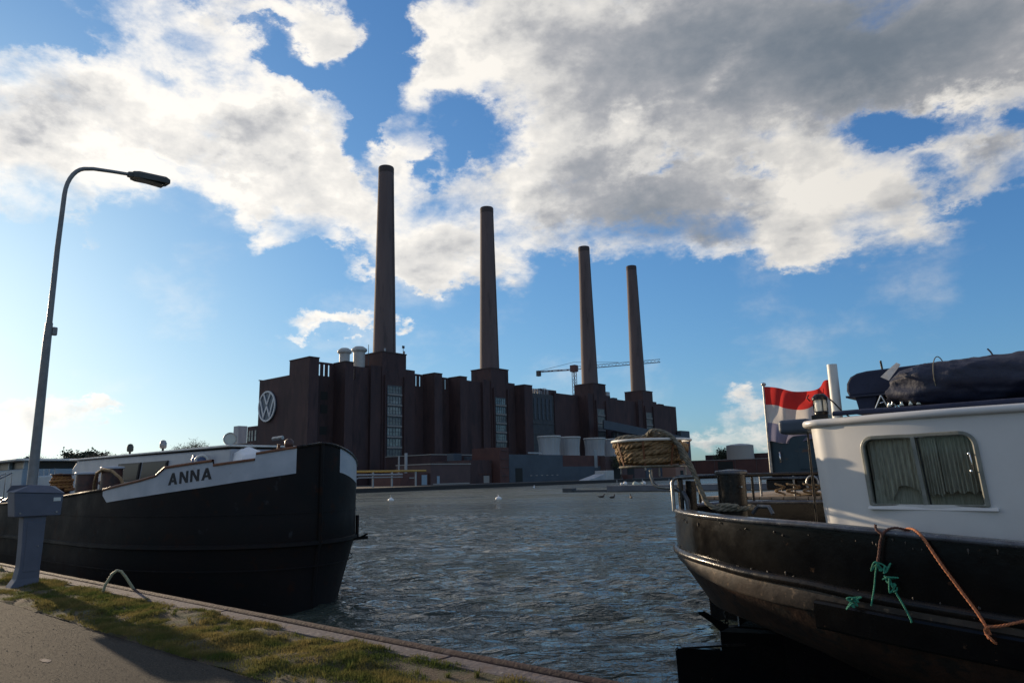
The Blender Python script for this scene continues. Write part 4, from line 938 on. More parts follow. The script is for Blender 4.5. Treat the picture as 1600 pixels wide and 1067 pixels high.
# pale hatch coaming / cabin with dark windows
cm = MB(); poly = [(-24.4, 2.12), (-14.9, 2.12), (-14.9, 3.66), (-24.0, 3.70), (-24.4, 3.45)]
cm.prism(poly, 'y', 8.0, 10.6); cab = cm.build('cabin', M['hull_white'], anna, bevel=0.05)
MB().box(-24.5, -14.85, 7.93, 10.67, 3.70, 3.745).build('cabin_roof', M['cream'], anna, bevel=0.015)
for x0, x1, sk in ((-20.95, -19.55, 0.12), (-19.4, -18.0, 0.12)):
    w_ = MB(); w_.hexa([(x0, 7.955, 3.02), (x1, 7.955, 3.02), (x1, 8.01, 3.02), (x0, 8.01, 3.02), (x0 + sk, 7.955, 3.50), (x1 + sk, 7.955, 3.50), (x1 + sk, 8.01, 3.50), (x0 + sk, 8.01, 3.50)])
    fo = w_.build('window', M['letter_black'], anna, bevel=0.01)
    MB().hexa([(x0 + .05, 7.945, 3.06), (x1 - .05, 7.945, 3.06), (x1 - .05, 7.957, 3.06), (x0 + .05, 7.957, 3.06), (x0 + sk + .05, 7.945, 3.46), (x1 + sk - .05, 7.945, 3.46), (x1 + sk - .05, 7.957, 3.46), (x0 + sk + .05, 7.957, 3.46)]).build('pane', M['tinted'], fo)
for k in range(5): MB().box(-24.42, -24.36, 8.3 + .45 * k, 8.34 + .45 * k, 3.2, 3.4).build('rivet_strip', M['steel'], anna)
for k, (x, y) in enumerate(((-21.0, 8.3), (-18.95, 8.3))):
    MB().tube([(x, y, 3.74), (x, y, 3.84)], 0.03, 6).build('lamp_stem', M['black_steel'], anna)
    MB().lathe((x, y), [(0.06, 3.84), (0.085, 3.87), (0.085, 3.99), (0.06, 4.02), (0.07, 4.035), (0.02, 4.06)], 12).build('deck_lamp', M['lamp_dark'] if k == 0 else M['steel'], anna)
# aft wheelhouse
whx0, whx1 = -32.8, -27.6
MB().box(whx0, whx1, 7.6, 10.4, 2.1, 3.55).build('wheelhouse', M['pale_blue'], anna, bevel=0.05)
MB().box(whx0 - 0.2, whx1 + 0.3, 7.3, 10.7, 3.80, 3.87).build('wheelhouse_roof', M['cream'], anna, bevel=0.02)
for x in (whx0 + .1, -31.1, -29.3, whx1 - .1):
    for y in (7.7, 10.3): MB().box(x - .06, x + .06, y - .06, y + .06, 3.55, 3.8).build('window_post', M['pale_blue'], anna)
MB().box(whx0 + .15, whx1 - .15, 7.73, 10.25, 3.56, 3.79).build('window_glazing', M['tinted'], anna)
MB().hexa([(-36.2, 7.7, 2.1), (-32.9, 7.7, 2.1), (-32.9, 10.3, 2.1), (-36.2, 10.3, 2.1), (-36.0, 7.7, 3.2), (-32.95, 7.7, 3.78), (-32.95, 10.3, 3.78), (-36.0, 10.3, 3.2)]).build('sloping_hood', M['blue_pad'], anna, bevel=0.03)
MB().box(-44, -36.3, 7.6, 10.4, 2.1, 3.05).build('engine_casing', M['pale_blue'], anna, bevel=0.05)
MB().box(-27.3, -24.6, 7.8, 10.2, 2.1, 3.3).build('engine_casing', M['pale_blue'], anna, bevel=0.05)
MB().lathe((-30.5, 8.5), [(0.07, 3.87), (0.08, 4.0), (0.03, 4.06)], 12).build('roof_lamp', M['lamp_dark'], anna)
for k in range(4): MB().tube([(-27.0 + 0.5 * k, 7.9, 3.3), (-27.05 + 0.5 * k, 7.9, 3.5)], 0.02, 6).build('vent_pipe', M['steel'], anna)
for k in range(3): MB().tube([(-31 + 2.2 * k, 6.5, 2.45), (-31 + 2.2 * k, 6.5, 3.15)], 0.025, 6).build('stanchion', M['steel'], anna)
MB().tube([(-34, 6.5, 3.15), (-26, 6.45, 3.12)], 0.022, 8).build('guard_rail', M['steel'], anna)
# bollards on deck
for k, (x, r, z0, z1) in enumerate(((-20.07, 0.25, 2.1, 3.27), (-18.52, 0.23, 2.3, 3.37))):
    t = MB(); t.lathe((x, 6.95), [(r, z0), (r, z1 - 0.05)], 24); t.build('bollard', M['bollard_brown'], anna)
    MB().lathe((x, 6.95), [(r + 0.03, z1 - 0.05), (r + 0.035, z1 - 0.02), (r + 0.02, z1), (0.02, z1 + 0.012)], 24).build('bollard_cap', M['hull_white'], anna)
MB().tube([(-19.15, 6.8, 2.75), (-19.0, 6.75, 3.0), (-18.7, 6.68, 3.22), (-18.3, 6.66, 3.30), (-17.8, 6.68, 3.25), (-17.35, 6.7, 3.08), (-17.2, 6.75, 2.85)], 0.035, 8).build('mooring_loop', M['rope'], anna)
MB().lathe((-19.35, 7.1), [(0.10, 2.4), (0.10, 2.95), (0.14, 2.97), (0.14, 3.02), (0.10, 3.05)], 16).build('winch_drum', M['bollard_brown'], anna)
coil = MB(); pts = []
for k in range(0, 5 * 26):
    a = 2 * math.pi * k / 26; rr = 0.26 + 0.022 * math.sin(a * 0.37 + 1) - 0.012 * (k / 26)
    pts.append((-21.7 + rr * math.cos(a), 6.9 + rr * math.sin(a), 2.84 + 0.08 * k / 26))
rope3(pts, 0.045, 'x', None, mb=coil)
ob = tag(coil.build('rope_coil', M['orange_coil']), 'orange brown hawser coiled round a drum beside the barge bollards', 'rope')
MB().lathe((-21.7, 6.9), [(0.2, 2.1), (0.2, 3.22), (0.27, 3.23), (0.27, 3.26), (0.05, 3.27)], 20).build('coil_drum', M['bollard_brown'], anna)
# foredeck clutter behind the bulwark
MB().tube([(-15.9, 8.5, 2.72), (-15.9, 8.5, 3.78)], 0.03, 8).build('searchlight_post', M['black_steel'], anna)
sdir = Vector((0.93, -0.36, 0)); sside = Vector((0.36, 0.93, 0)); sc0 = Vector((-15.9, 8.5, 3.93))
def sring(r_, o): return [tuple(sc0 + sdir * o + sside * (r_ * math.cos(a)) + Vector((0, 0, r_ * math.sin(a)))) for a in np.linspace(0, 2 * math.pi, 28, False)]
sl = MB(); sl.grid([sring(r_, o) for r_, o in ((0.02, -0.16), (0.09, -0.13), (0.145, -0.04), (0.155, 0.05), (0.155, 0.07), (0.13, 0.07), (0.125, 0.04))], closed=True); so2 = sl.build('searchlight', M['steel'], anna)
lens = MB(); lens.add(sring(0.128, 0.052), [tuple(range(28))]); lens.build('lens', M['lens_glass'], so2)
MB().tube([(-14.0, 8.6, 2.72), (-14.02, 8.6, 3.3), (-13.95, 8.6, 3.72)], 0.035, 8).build('windlass_post', M['wood_rail'], anna)
MB().tube([(-14.12, 8.55, 3.84), (-13.85, 8.62, 3.86)], 0.045, 8).build('windlass_brake', M['steel'], anna)
MB().lathe((-13.8, 8.75), [(0.03, 3.62), (0.09, 3.66), (0.10, 3.78), (0.03, 3.84)], 12).build('windlass_gypsy', M['bollard_brown'], anna)
wg = MB(); wg.tube([(-14.9 + 0.0 * a, 8.45 + 0.16 * math.cos(a), 3.58 + 0.16 * math.sin(a)) for a in np.linspace(0, 2 * math.pi, 20, False)], 0.035, 8, closed=True); wg.bar((-14.9, 8.3, 3.58), (-14.9, 8.6, 3.58), 0.03, 0.03); wg.bar((-14.9, 8.45, 3.43), (-14.9, 8.45, 3.73), 0.03, 0.03)
wg.build('winch_wheel', M['black_steel'], anna)
drum = thing('drum', 'blue plastic drum standing on the barge foredeck near the white tarpaulin', 'drum', (-16.2, 8.0, 2.72))
MB().lathe((-16.2, 8.0), [(0.22, 2.72), (0.235, 2.9), (0.225, 3.05), (0.235, 3.2), (0.225, 3.35), (0.235, 3.48), (0.2, 3.53)], 24).build('body', M['blue_plastic'], drum)
MB().lathe((-16.2, 8.0), [(0.21, 3.53), (0.21, 3.56), (0.05, 3.57)], 24).build('lid', M['blue_plastic'], drum)
tp = MB(); rows = []
for i in range(15):
    rows.append([(-15.35 + 0.9 * (i / 14) , 8.0 + 0.75 * j / 9, 3.36 + 0.34 * math.sin(math.pi * i / 14) ** .6 * math.sin(math.pi * j / 9) ** .5 + 0.05 * mnoise.noise(Vector((i * .5, j * .5, 2))) - (0.4 if i in (0, 14) or j in (0, 9) else 0)) for j in range(10)])
tp.grid(rows); tag(tp.build('tarpaulin', M['plastic_white']), 'crumpled white tarpaulin heaped on the barge foredeck', 'tarpaulin')
lb = thing('lifebuoy', 'pale lifebuoy propped upright behind the ANNA lettering', 'lifebuoy', (-16.6, 7.6, 3.0))
MB().tube([(-15.8 + 0.05 * math.cos(a), 7.8 + 0.12 * math.cos(a), 3.42 + 0.12 * math.sin(a)) for a in np.linspace(0, 2 * math.pi, 24, False)], 0.032, 8, closed=True).build('ring', M['cream'], lb)
rnd = random.Random(11)
for k in range(9):
    x = -16.9 + 0.28 * k; y = 8.4 + rnd.uniform(-.2, .3); m_ = rnd.choice(('bollard_brown', 'black_steel', 'rope', 'steel'))
    pts = [(x + rnd.uniform(-.12, .12), y + rnd.uniform(-.12, .12), 3.1 + 0.1 * i) for i in range(4)]
    MB().tube([(x, y, 2.72)] + pts + [(x + rnd.uniform(.05, .2), y, pts[-1][2] + rnd.uniform(-.1, .12))], rnd.uniform(0.02, 0.05), 7).build('deck_gear', M[m_], anna)
MB().box(-16.2, -15.5, 8.6, 9.3, 2.72, 3.42).build('deck_locker', M['bollard_brown'], anna, bevel=0.03)
# gangway from quay to barge
gw = thing('gangway', 'short aluminium gangway with side rails between quay and barge at the far left', 'gangway', (-25.5, 5.5, 1.35))
a0, a1 = Vector((-25.6, 4.6, 1.38)), Vector((-25.6, 6.7, 2.62))
for o in (-0.3, 0.3): MB().bar(a0 + Vector((o, 0, 0)), a1 + Vector((o, 0, 0)), 0.05, 0.10).build('side_beam', M['steel'], gw)
for k in range(9): p = a0.lerp(a1, (k + .5) / 9); MB().bar(p + Vector((-.28, 0, 0.02)), p + Vector((.28, 0, 0.02)), 0.16, 0.03).build('tread', M['deck_wood'], gw)
for o in (-0.3, 0.3):
    MB().tube([a0 + Vector((o, 0, 0.0)), a0 + Vector((o, .1, 0.85)), a1 + Vector((o, 0, 0.75)), a1 + Vector((o, 0, 0))], 0.02, 8).build('handrail', M['steel'], gw)

# ------------------------------------------------------------------ lamp, pedestal, hoop on the quay
lp = thing('street_lamp', 'tall grey street lamp with curved arm and flat head on the quay verge', 'street lamp', (-15.0, 4.35, 1.3))
lx, ly = -15.02, 4.30
MB().tube([(lx, ly, 1.25), (lx, ly, 3.0), (lx + 0.03, ly, 5.6), (lx + .05, ly, 5.95)], [0.088, 0.084, 0.068, 0.062], 18).build('lower_pole', M['lamp_grey'], lp)
arc = [(lx + .05, ly, 5.9), (lx + .08, ly + 0.0, 7.4), (lx + .1, ly + .02, 8.5)] + [(lx + .1 + 0.01 * k, ly + .02 + 0.34 * (1 - math.cos(k * math.pi / 16)), 8.5 + 0.62 * math.sin(k * math.pi / 16)) for k in range(1, 8)] + [(lx + .2, ly + 0.45, 9.15), (lx + .22, ly + 0.80, 9.20), (lx + .25, ly + 1.10, 9.23)]
MB().tube(arc, [0.052, 0.046, 0.042] + [0.040] * 7 + [0.038, 0.036, 0.036], 14).build('arm', M['lamp_grey'], lp)
MB().box(lx + .02, lx + .10, ly + .05, ly + .14, 5.72, 5.88).build('bracket', M['lamp_grey'], lp, bevel=0.02)
h0, h1 = Vector((lx + .25, ly + 1.08, 9.23)), Vector((lx + .32, ly + 1.86, 9.28))
hd = MB(); d_ = (h1 - h0); sx = Vector((1, 0, 0)); rows = []
for f, w, zt, zb in ((0.0, 0.05, 0.05, -0.05), (0.10, 0.06, 0.06, -0.06), (0.101, 0.11, 0.07, -0.07), (0.24, 0.15, 0.085, -0.08), (0.90, 0.16, 0.075, -0.08), (1.0, 0.12, 0.045, -0.07)):
    c = h0 + d_ * f; rows.append([tuple(c + sx * w + Vector((0, 0, zb))), tuple(c + sx * w * 0.98 + Vector((0, 0, zt * .3))), tuple(c + sx * w * 0.6 + Vector((0, 0, zt))), tuple(c - sx * w * 0.6 + Vector((0, 0, zt))), tuple(c - sx * w * 0.98 + Vector((0, 0, zt * .3))), tuple(c - sx * w + Vector((0, 0, zb)))])
hd.grid(rows, False, closed=True); hd.add(rows[0], [tuple(range(6))]); hd.add(rows[-1], [tuple(range(6))]); hdo = hd.build('lamp_head', M['lamp_dark'], lp, bevel=0.008)
c = h0 + d_ * 0.56; MB().box(c.x - 0.12, c.x + 0.12, c.y - 0.27, c.y + 0.27, c.z - 0.10, c.z - 0.075).build('lens', M['tinted'], hdo, bevel=0.01)

pd = thing('service_pedestal', 'blue grey service pedestal with wide angular head standing on the grass by the quay', 'pedestal', (-14.1, 4.1, 1.3))
cl = MB(); x0, x1 = -14.26, -14.02
def ring4(z, ya, yb, xa=x0, xb=x1): return [(xa, ya, z), (xb, ya, z), (xb, yb, z), (xa, yb, z)]
rows = [ring4(2.46, 3.94, 4.28), ring4(2.0, 3.96, 4.27), ring4(1.62, 3.96, 4.26), ring4(1.44, 3.93, 4.26), ring4(1.30, 3.84, 4.26, x0 - .02, x1 + .02), ring4(1.2, 3.82, 4.26, x0 - .02, x1 + .02)]
cl.grid(rows, False, closed=True); cl.build('column', M['ped_blue'], pd, bevel=0.012)
hdp = MB(); hx0, hx1 = -14.34, -13.96
hdp.hexa([(hx0, 3.80, 2.44), (hx1, 3.80, 2.44), (hx1, 4.47, 2.44), (hx0, 4.47, 2.44), (hx0, 3.76, 2.84), (hx1, 3.76, 2.84), (hx1, 4.49, 2.80), (hx0, 4.49, 2.80)]); hdp.build('head', M['ped_blue'], pd, bevel=0.015)
MB().hexa([(hx0 - .02, 3.74, 2.843), (hx1 + .02, 3.74, 2.843), (hx1 + .02, 4.51, 2.803), (hx0 - .02, 4.51, 2.803), (hx0 + .08, 3.78, 2.96), (hx1 - .08, 4.02, 2.965), (hx1 - .08, 4.3, 2.94), (hx0 + .08, 4.46, 2.93)]).build('lid', M['ped_blue'], pd, bevel=0.012)
MB().box(hx1, hx1 + 0.006, 4.34, 4.45, 2.68, 2.74).build('sticker', M['sticker'], pd)
MB().box(x1, x1 + 0.008, 4.01, 4.22, 1.55, 2.35).build('door', M['ped_blue'], pd, bevel=0.003)
MB().tube([(x1 + .01, 4.19, 1.95), (x1 + .03, 4.19, 1.95)], 0.012, 8).build('lock', M['steel'], pd)
for y in (3.87, 4.4): MB().tube([(hx1, y, 2.5), (hx1 + 0.015, y, 2.5)], 0.014, 8).build('socket', M['steel'], pd)

hp2 = MB(); hp2.tube([(-11.95, 4.47, 1.27), (-11.90, 4.50, 1.45), (-11.86, 4.57, 1.60), (-11.83, 4.62, 1.645), (-11.80, 4.67, 1.63), (-11.76, 4.73, 1.54), (-11.70, 4.83, 1.36), (-11.68, 4.87, 1.2)], 0.021, 12)
tag(hp2.build('mooring_hoop', M['hoop']), 'bent yellow tube hoop straddling the quay edge beside the grass', 'hoop')
# scraps of litter and pale marks
lt = MB(); rows = [[(-15.2 + .05 * i, 3.86 + .05 * j, 1.335 + 0.02 * mnoise.noise(Vector((i, j, 1.5)))) for i in range(6)] for j in range(3)]; lt.grid(rows, False)
tag(lt.build('litter', M['plastic_white']), 'torn scrap of white paper lying in the grass behind the pedestal', 'litter')
rnd = random.Random(3)
for k, (x, y, a, s_) in enumerate(((-8.0, 2.55, 0.3, 0.10), (-6.3, 2.2, 0.1, 0.085))):
    mb = MB(); ring_ = [(x + s_ * math.cos(q) * (1 + .3 * rnd.uniform(-1, 1)) , y + s_ * .38 * math.sin(q) * (1 + .3 * rnd.uniform(-1, 1)), 1.2995) for q in np.linspace(0, 2 * math.pi, 14, False)]
    mb.add(ring_, [tuple(range(14))]); 
    o = mb.build('paint_fleck', M['concrete']); o['label'] = ('pale worn fleck on the path nearer the grass', 'pale worn fleck on the path farther from the grass')[k]; o['category'] = 'mark'

# ------------------------------------------------------------------ dark barge moored beyond the stern at the right
nb = thing('work_barge', 'dark work barge with plank deck moored beyond the black stern', 'barge', (0, 14.5, WATER_Z))
MB().hexa([(-5.95, 12.45, 0.1), (9, 12.45, 0.1), (9, 17.5, 0.1), (-5.95, 17.5, 0.1), (-6.0, 12.35, 2.40), (9, 12.35, 2.40), (9, 17.5, 2.40), (-6.0, 17.5, 2.40)]).build('hull', M['black_hull'], nb, bevel=0.04)
sweep_ = MB(); sweep_.bar((-6.0, 12.33, 2.30), (9, 12.28, 2.30), 0.08, 0.10); sweep_.build('belting', M['grey_cap'], nb)
k = 0; x = -5.95
while x < 0.5:
    w = 0.21; MB().box(x, x + w - 0.018, 12.55, 15.9, 2.405, 2.445 + random.uniform(0, .006)).build('deck_board', M['deck_wood'], nb); x += w
for x in (-5.8, -5.0, -4.4): MB().tube([(x, 12.9, 2.4), (x, 12.9, 2.84)], 0.022, 8).build('stanchion', M['steel'], nb)
for x in (-5.9,): MB().tube([(x, 16.5, 2.4), (x, 16.5, 2.85), (3, 16.5, 2.85)], 0.03, 8).build('guard_rail', M['black_steel'], nb)
MB().box(-4.92, 1.0, 12.95, 15.0, 2.56, 2.74).build('plinth', M['black_steel'], nb, bevel=0.02)
MB().box(-5.0, 1.1, 12.85, 15.1, 2.74, 2.785).build('ledge', M['grey_cap'], nb, bevel=0.01)
MB().box(-4.85, 1.0, 13.0, 15.0, 2.785, 3.5).build('deckhouse', M['teal'], nb, bevel=0.03)
MB().box(-4.30, -3.9, 12.985, 13.0, 2.9, 3.3).build('locker_door', M['teal'], nb, bevel=0.01)
MB().tube([(-4.62, 12.97, 3.2), (-4.62, 12.95, 3.22), (-4.62, 12.95, 3.06), (-4.62, 12.97, 3.04)], 0.015, 6).build('door_handle', M['chrome'], nb)
for k, (x, y, rr) in enumerate(((-4.6, 12.75, .07), (-4.35, 12.7, .1), (-4.1, 12.72, .08), (-3.95, 12.66, .06))):
    pts = [(x + rr * math.cos(a), y + rr * .6 * math.sin(a * 1.3), 2.47 + 0.022 * a) for a in np.linspace(0, 9, 26)]
    rope3(pts, 0.02, 'rope_end', M['rope'], nb)
MB().tube([(-4.05 + .10 * math.cos(a), 12.8, 2.66 + .13 * math.sin(a)) for a in np.linspace(0, 2 * math.pi, 20, False)], 0.022, 8, closed=True).build('hand_wheel', M['steel'], nb)
MB().tube([(-4.05, 12.8, 2.4), (-4.05, 12.8, 2.6)], 0.03, 8).build('valve_stem', M['bollard_brown'], nb)

# ------------------------------------------------------------------ black hulled boat at the right, stern towards the barge
bt = thing('houseboat', 'black hulled boat with white cabin moored at the right, rounded stern facing the barge', 'boat', (1, 9.3, WATER_Z))
RP = Plan(9.3, 2.5, -4.6, 3.4, 2.05, -1)
r_top = tab([(-4.6, 2.44), (-3.5, 2.41), (-2.3, 2.38), (-1.85, 2.355), (-0.6, 2.27), (1, 2.2), (6, 2.2)])
r_str = tab([(-4.5, 1.98), (-3.5, 1.94), (-3.0, 1.90), (-2.3, 1.87), (-1.9, 1.82), (-0.7, 1.72), (1, 1.66), (6, 1.62)])
r_bnd = tab([(-4.6, 1.90), (-4.14, 1.86), (-3.72, 1.78), (-3.3, 1.72), (-2.75, 1.67), (-2.1, 1.64), (-0.7, 1.52), (1, 1.46), (6, 1.42)])
SR_ = sorted(set([-14, -12, -10.5] + stations(-9.5, 9.5, 0.12, ()) + [10.5, 12, 14]))
# arc length runs the other way round: negative side is the quay side
skin('hull', M['black_hull'], bt, SR_, [(RP, lambda t, x: r_top(x), 0), (RP, lambda t, x: r_top(x) * .5 + r_str(x) * .5, 0.012), (RP, lambda t, x: r_str(x), 0.0), (RP, lambda t, x: r_bnd(x) + .02, 0)])
skin('lower_belting', M['band_dark'], bt, SR_, [(RP, lambda t, x: r_str(x) - 0.05, 0.008), (RP, lambda t, x: r_bnd(x), 0.012), (RP, lambda t, x: r_bnd(x) - 0.02, -0.01)])
skin('underbody', M['rust_bottom'], bt, SR_, [(RP, lambda t, x: r_bnd(x) - 0.005, -0.012), (Plan(9.3, 2.42, -4.25, 3.6, 2.0, -1), lambda t, x: min(1.36, r_bnd(x) - .15), 0), (Plan(9.3, 2.36, -3.3, 4.0, 1.8, -1), c_(1.0), 0),
      (Plan(9.3, 2.3, -2.45, 4.4, 1.6, -1), c_(0.62), 0), (Plan(9.3, 2.22, -1.5, 4.8, 1.45, -1), c_(0.25), 0), (Plan(9.3, 2.1, -0.8, 5.0, 1.4, -1), c_(-0.4), 0)])
sweep('strake', M['black_steel'], bt, RP, SR_, lambda t, x: r_str(x), [(0.0, 0.045), (0.03, 0.04), (0.055, 0.02), (0.062, -0.005), (0.05, -0.03), (0.02, -0.048), (0.0, -0.05)], smooth=True)
sweep('rail_cap', M['grey_cap'], bt, RP, SR_, lambda t, x: r_top(x), [(-0.13, -0.012), (0.02, -0.015), (0.04, 0.0), (0.042, 0.022), (0.02, 0.04), (-0.12, 0.04), (-0.14, 0.015)], smooth=False, bevel=0.006)
S2 = [t for t in SR_ if t < -3.55 and t > -9]
sweep('side_belting', M['black_hull'], bt, RP, S2, lambda t, x: r_bnd(x), [(0, 0.10), (0.05, 0.09), (0.06, 0.07), (0.06, -0.13), (0.04, -0.15), (0, -0.15)])
skin('bulwark_lining', M['black_hull'], bt, SR_, [(RP, lambda t, x: r_top(x), -0.12), (RP, lambda t, x: 1.9, -0.12)])
dk = MB(); rows = []
for t in [k * 0.3 for k in range(0, 34)]:
    x, y = RP.at(-t); rows.append([(x + 0.12, min(y + 0.1, 9.3), 1.93), (x + 0.12, max(18.5 - y, 9.3), 1.93)])
dk.grid(rows, False); dk.build('deck', M['black_steel'], bt)
# weld beads and drips: small proud runs under the rail and on the strake
rnd = random.Random(21)
for k in range(46):
    t = rnd.uniform(-5.2, -0.6); x, y = RP.at(t); n_ = RP.nrm(t); z = (r_top(x) - rnd.uniform(0.03, 0.10)) if k % 2 else (r_str(x) + rnd.uniform(0.03, 0.07))
    q = Vector((x + n_.x * .012, y + n_.y * .012, z)); s_ = rnd.uniform(.004, .010)
    mb = MB(); mb.lathe((q.x, q.y), [(s_ * .3, q.z - s_ * rnd.uniform(1, 4)), (s_, q.z), (s_ * .3, q.z + s_)], 6); mb.build('weld_bead', M['band_dark'], bt)
# bollard
MB().lathe((-3.57, 8.30), [(0.165, 1.93), (0.165, 2.86)], 32).build('bollard', M['black_steel'], bt)
MB().lathe((-3.57, 8.30), [(0.165, 2.86), (0.185, 2.862), (0.19, 2.875), (0.19, 2.895), (0.18, 2.91), (0.02, 2.925)], 32).build('bollard_cap', M['grey_cap'], bt)
MB().tube([(-3.42, 8.17, 2.72), (-3.38, 8.14, 2.72)], 0.012, 8).build('bolt', M['chrome'], bt)
MB().tube([(-3.28, 8.15, 2.42), (-3.20, 8.12, 2.50), (-3.05, 8.05, 2.50), (-3.0, 8.02, 2.42)], 0.022, 8).build('fairlead', M['grey_cap'], bt)
# stern rail
rp = []
for t in np.linspace(-1.30, 2.7, 26):
    x, y = RP.at(t); n_ = RP.nrm(t); rp.append((x - n_.x * 0.06, y - n_.y * 0.06, 2.84))
MB().tube([(rp[0][0], rp[0][1], 2.44)] + [(rp[0][0], rp[0][1], 2.79)] + rp + [(rp[-1][0], rp[-1][1], 2.44)], 0.028, 10).build('stern_rail', M['black_steel'], bt)
for i in (3, 9, 16, 22): MB().tube([(rp[i][0], rp[i][1], 2.44), (rp[i][0], rp[i][1], 2.84)], 0.02, 8).build('stern_post', M['black_steel'], bt)
MB().tube([(-4.24, 8.08, 2.44), (-4.245, 8.08, 2.78), (-4.22, 8.09, 2.83), (-4.17, 8.10, 2.845), (-3.95, 8.12, 2.85)], 0.022, 10).build('corner_tube', M['steel'], bt)
MB().box(-4.13, -4.05, 8.20, 8.34, 2.44, 2.80).build('rail_plate', M['black_steel'], bt, bevel=0.01)
# basket bracket, basket, hawser
BC = (-4.57, 8.2)
MB().tube([(-4.60, 8.2, 2.95), (-4.60, 8.2, 2.86), (-4.57, 8.2, 2.77), (-4.50, 8.2, 2.725), (-4.40, 8.2, 2.715), (-4.25, 8.2, 2.71), (-4.16, 8.2, 2.68), (-4.12, 8.2, 2.60), (-4.10, 8.2, 2.45)], 0.022, 10).build('basket_bracket', M['steel'], bt)
MB().tube([(-4.21, 8.12, 2.70), (-4.13, 8.13, 2.66), (-4.08, 8.13, 2.56), (-4.07, 8.13, 2.44)], 0.03, 10).build('roller_guard', M['grey_cap'], bt)
bk = thing('rope_basket', 'round wire basket on a bent bracket over the stern, full of coiled hawser', 'basket', (BC[0], BC[1], 2.95))
def circ(r, z, n=48, wob=0.0): return [(BC[0] + (r + wob * math.sin(3 * a)) * math.cos(a), BC[1] + (r + wob * math.cos(5 * a)) * math.sin(a), z) for a in np.linspace(0, 2 * math.pi, n, False)]
MB().tube(circ(0.50, 3.31), 0.018, 10, closed=True).build('rim', M['cream'], bk)
MB().tube(circ(0.415, 2.985), 0.014, 8, closed=True).build('bottom_ring', M['rope_old'], bk)
for k in range(8):
    a = 2 * math.pi * k / 8 + 0.3; ca, sa = math.cos(a), math.sin(a)
    MB().bar((BC[0] + .495 * ca, BC[1] + .495 * sa, 3.30), (BC[0] + .415 * ca, BC[1] + .415 * sa, 2.98), 0.022, 0.012).build('strap', M['wood_rail'], bk)
    if k % 2 == 0: MB().bar((BC[0] + .415 * ca, BC[1] + .415 * sa, 2.98), (BC[0] + .415 * ca, BC[1] + .415 * sa, 2.82 + 0.02 * k), 0.016, 0.016).build('foot', M['steel'], bk)
for k in range(5): MB().bar((BC[0] - .44 + .22 * k - .001, BC[1] - .38 * math.sin(math.acos(min(1, abs(-.40 + .20 * k) / .42))), 2.98), (BC[0] - .44 + .22 * k, BC[1] + .38 * math.sin(math.acos(min(1, abs(-.40 + .20 * k) / .42))), 2.98), 0.02, 0.01).build('floor_bar', M['steel'], bk)
hw = MB(); rnd = random.Random(4)
turn = 30
for (R0, z0, n_, rr) in ((0.378, 3.035, 6, .037), (0.30, 3.04, 6, .036), (0.22, 3.08, 5, .036)):
    pts = []
    for k in range(n_ * turn):
        a = 2 * math.pi * k / turn; lev = k / turn
        Rr = R0 + 0.085 * (z0 + lev * .045 - 2.97) / .34 * 0.8 + 0.016 * math.sin(a * 2.3 + lev * 1.7) + 0.010 * math.sin(a * 5.1 + lev) + 0.006 * rnd.uniform(-1, 1)
        pts.append((BC[0] + Rr * math.cos(a), BC[1] + Rr * math.sin(a), z0 + 0.043 * lev + 0.020 * math.sin(a * 1.7 + lev * 2.6)))
    rope3(pts, rr, 'x', None, mb=hw)
hob = tag(hw.build('coiled_hawser', M['rope']), 'thick tan hawser coiled inside the round wire basket', 'rope')
lo_ = MB()
rope3([(-5.0, 8.0, 3.26), (-4.93, 7.95, 3.335), (-4.75, 7.9, 3.36), (-4.6, 7.95, 3.35), (-4.5, 8.1, 3.37), (-4.38, 8.08, 3.385), (-4.26, 8.0, 3.37), (-4.15, 7.98, 3.31), (-4.04, 7.98, 3.20), (-3.95, 7.99, 3.02), (-3.89, 8.0, 2.86), (-3.82, 8.0, 2.66), (-3.76, 8.0, 2.54), (-3.66, 8.02, 2.475), (-3.5, 8.05, 2.47), (-3.36, 8.12, 2.475), (-3.33, 8.3, 2.475), (-3.45, 8.5, 2.475), (-3.65, 8.52, 2.475), (-3.8, 8.36, 2.475), (-3.76, 8.14, 2.485), (-3.58, 8.04, 2.51), (-3.4, 8.04, 2.50)], 0.031, 'x', None, mb=lo_)
rope3([(-4.5, 8.0, 3.34), (-4.42, 7.92, 3.41), (-4.3, 7.9, 3.42), (-4.17, 7.92, 3.37), (-4.07, 7.93, 3.27), (-4.0, 7.95, 3.12), (-3.94, 7.96, 2.98), (-3.90, 7.99, 2.90)], 0.027, 'x', None, mb=lo_)
rope3([(-4.62, 8.12, 3.33), (-4.5, 8.02, 3.39), (-4.36, 7.96, 3.37), (-4.2, 8.05, 3.34), (-4.12, 8.08, 3.2), (-4.06, 8.05, 3.06)], 0.03, 'x', None, mb=lo_)
tag(lo_.build('hanging_hawser', M['rope_old']), 'frayed grey hawser hanging from the basket down to the black bollard', 'rope')
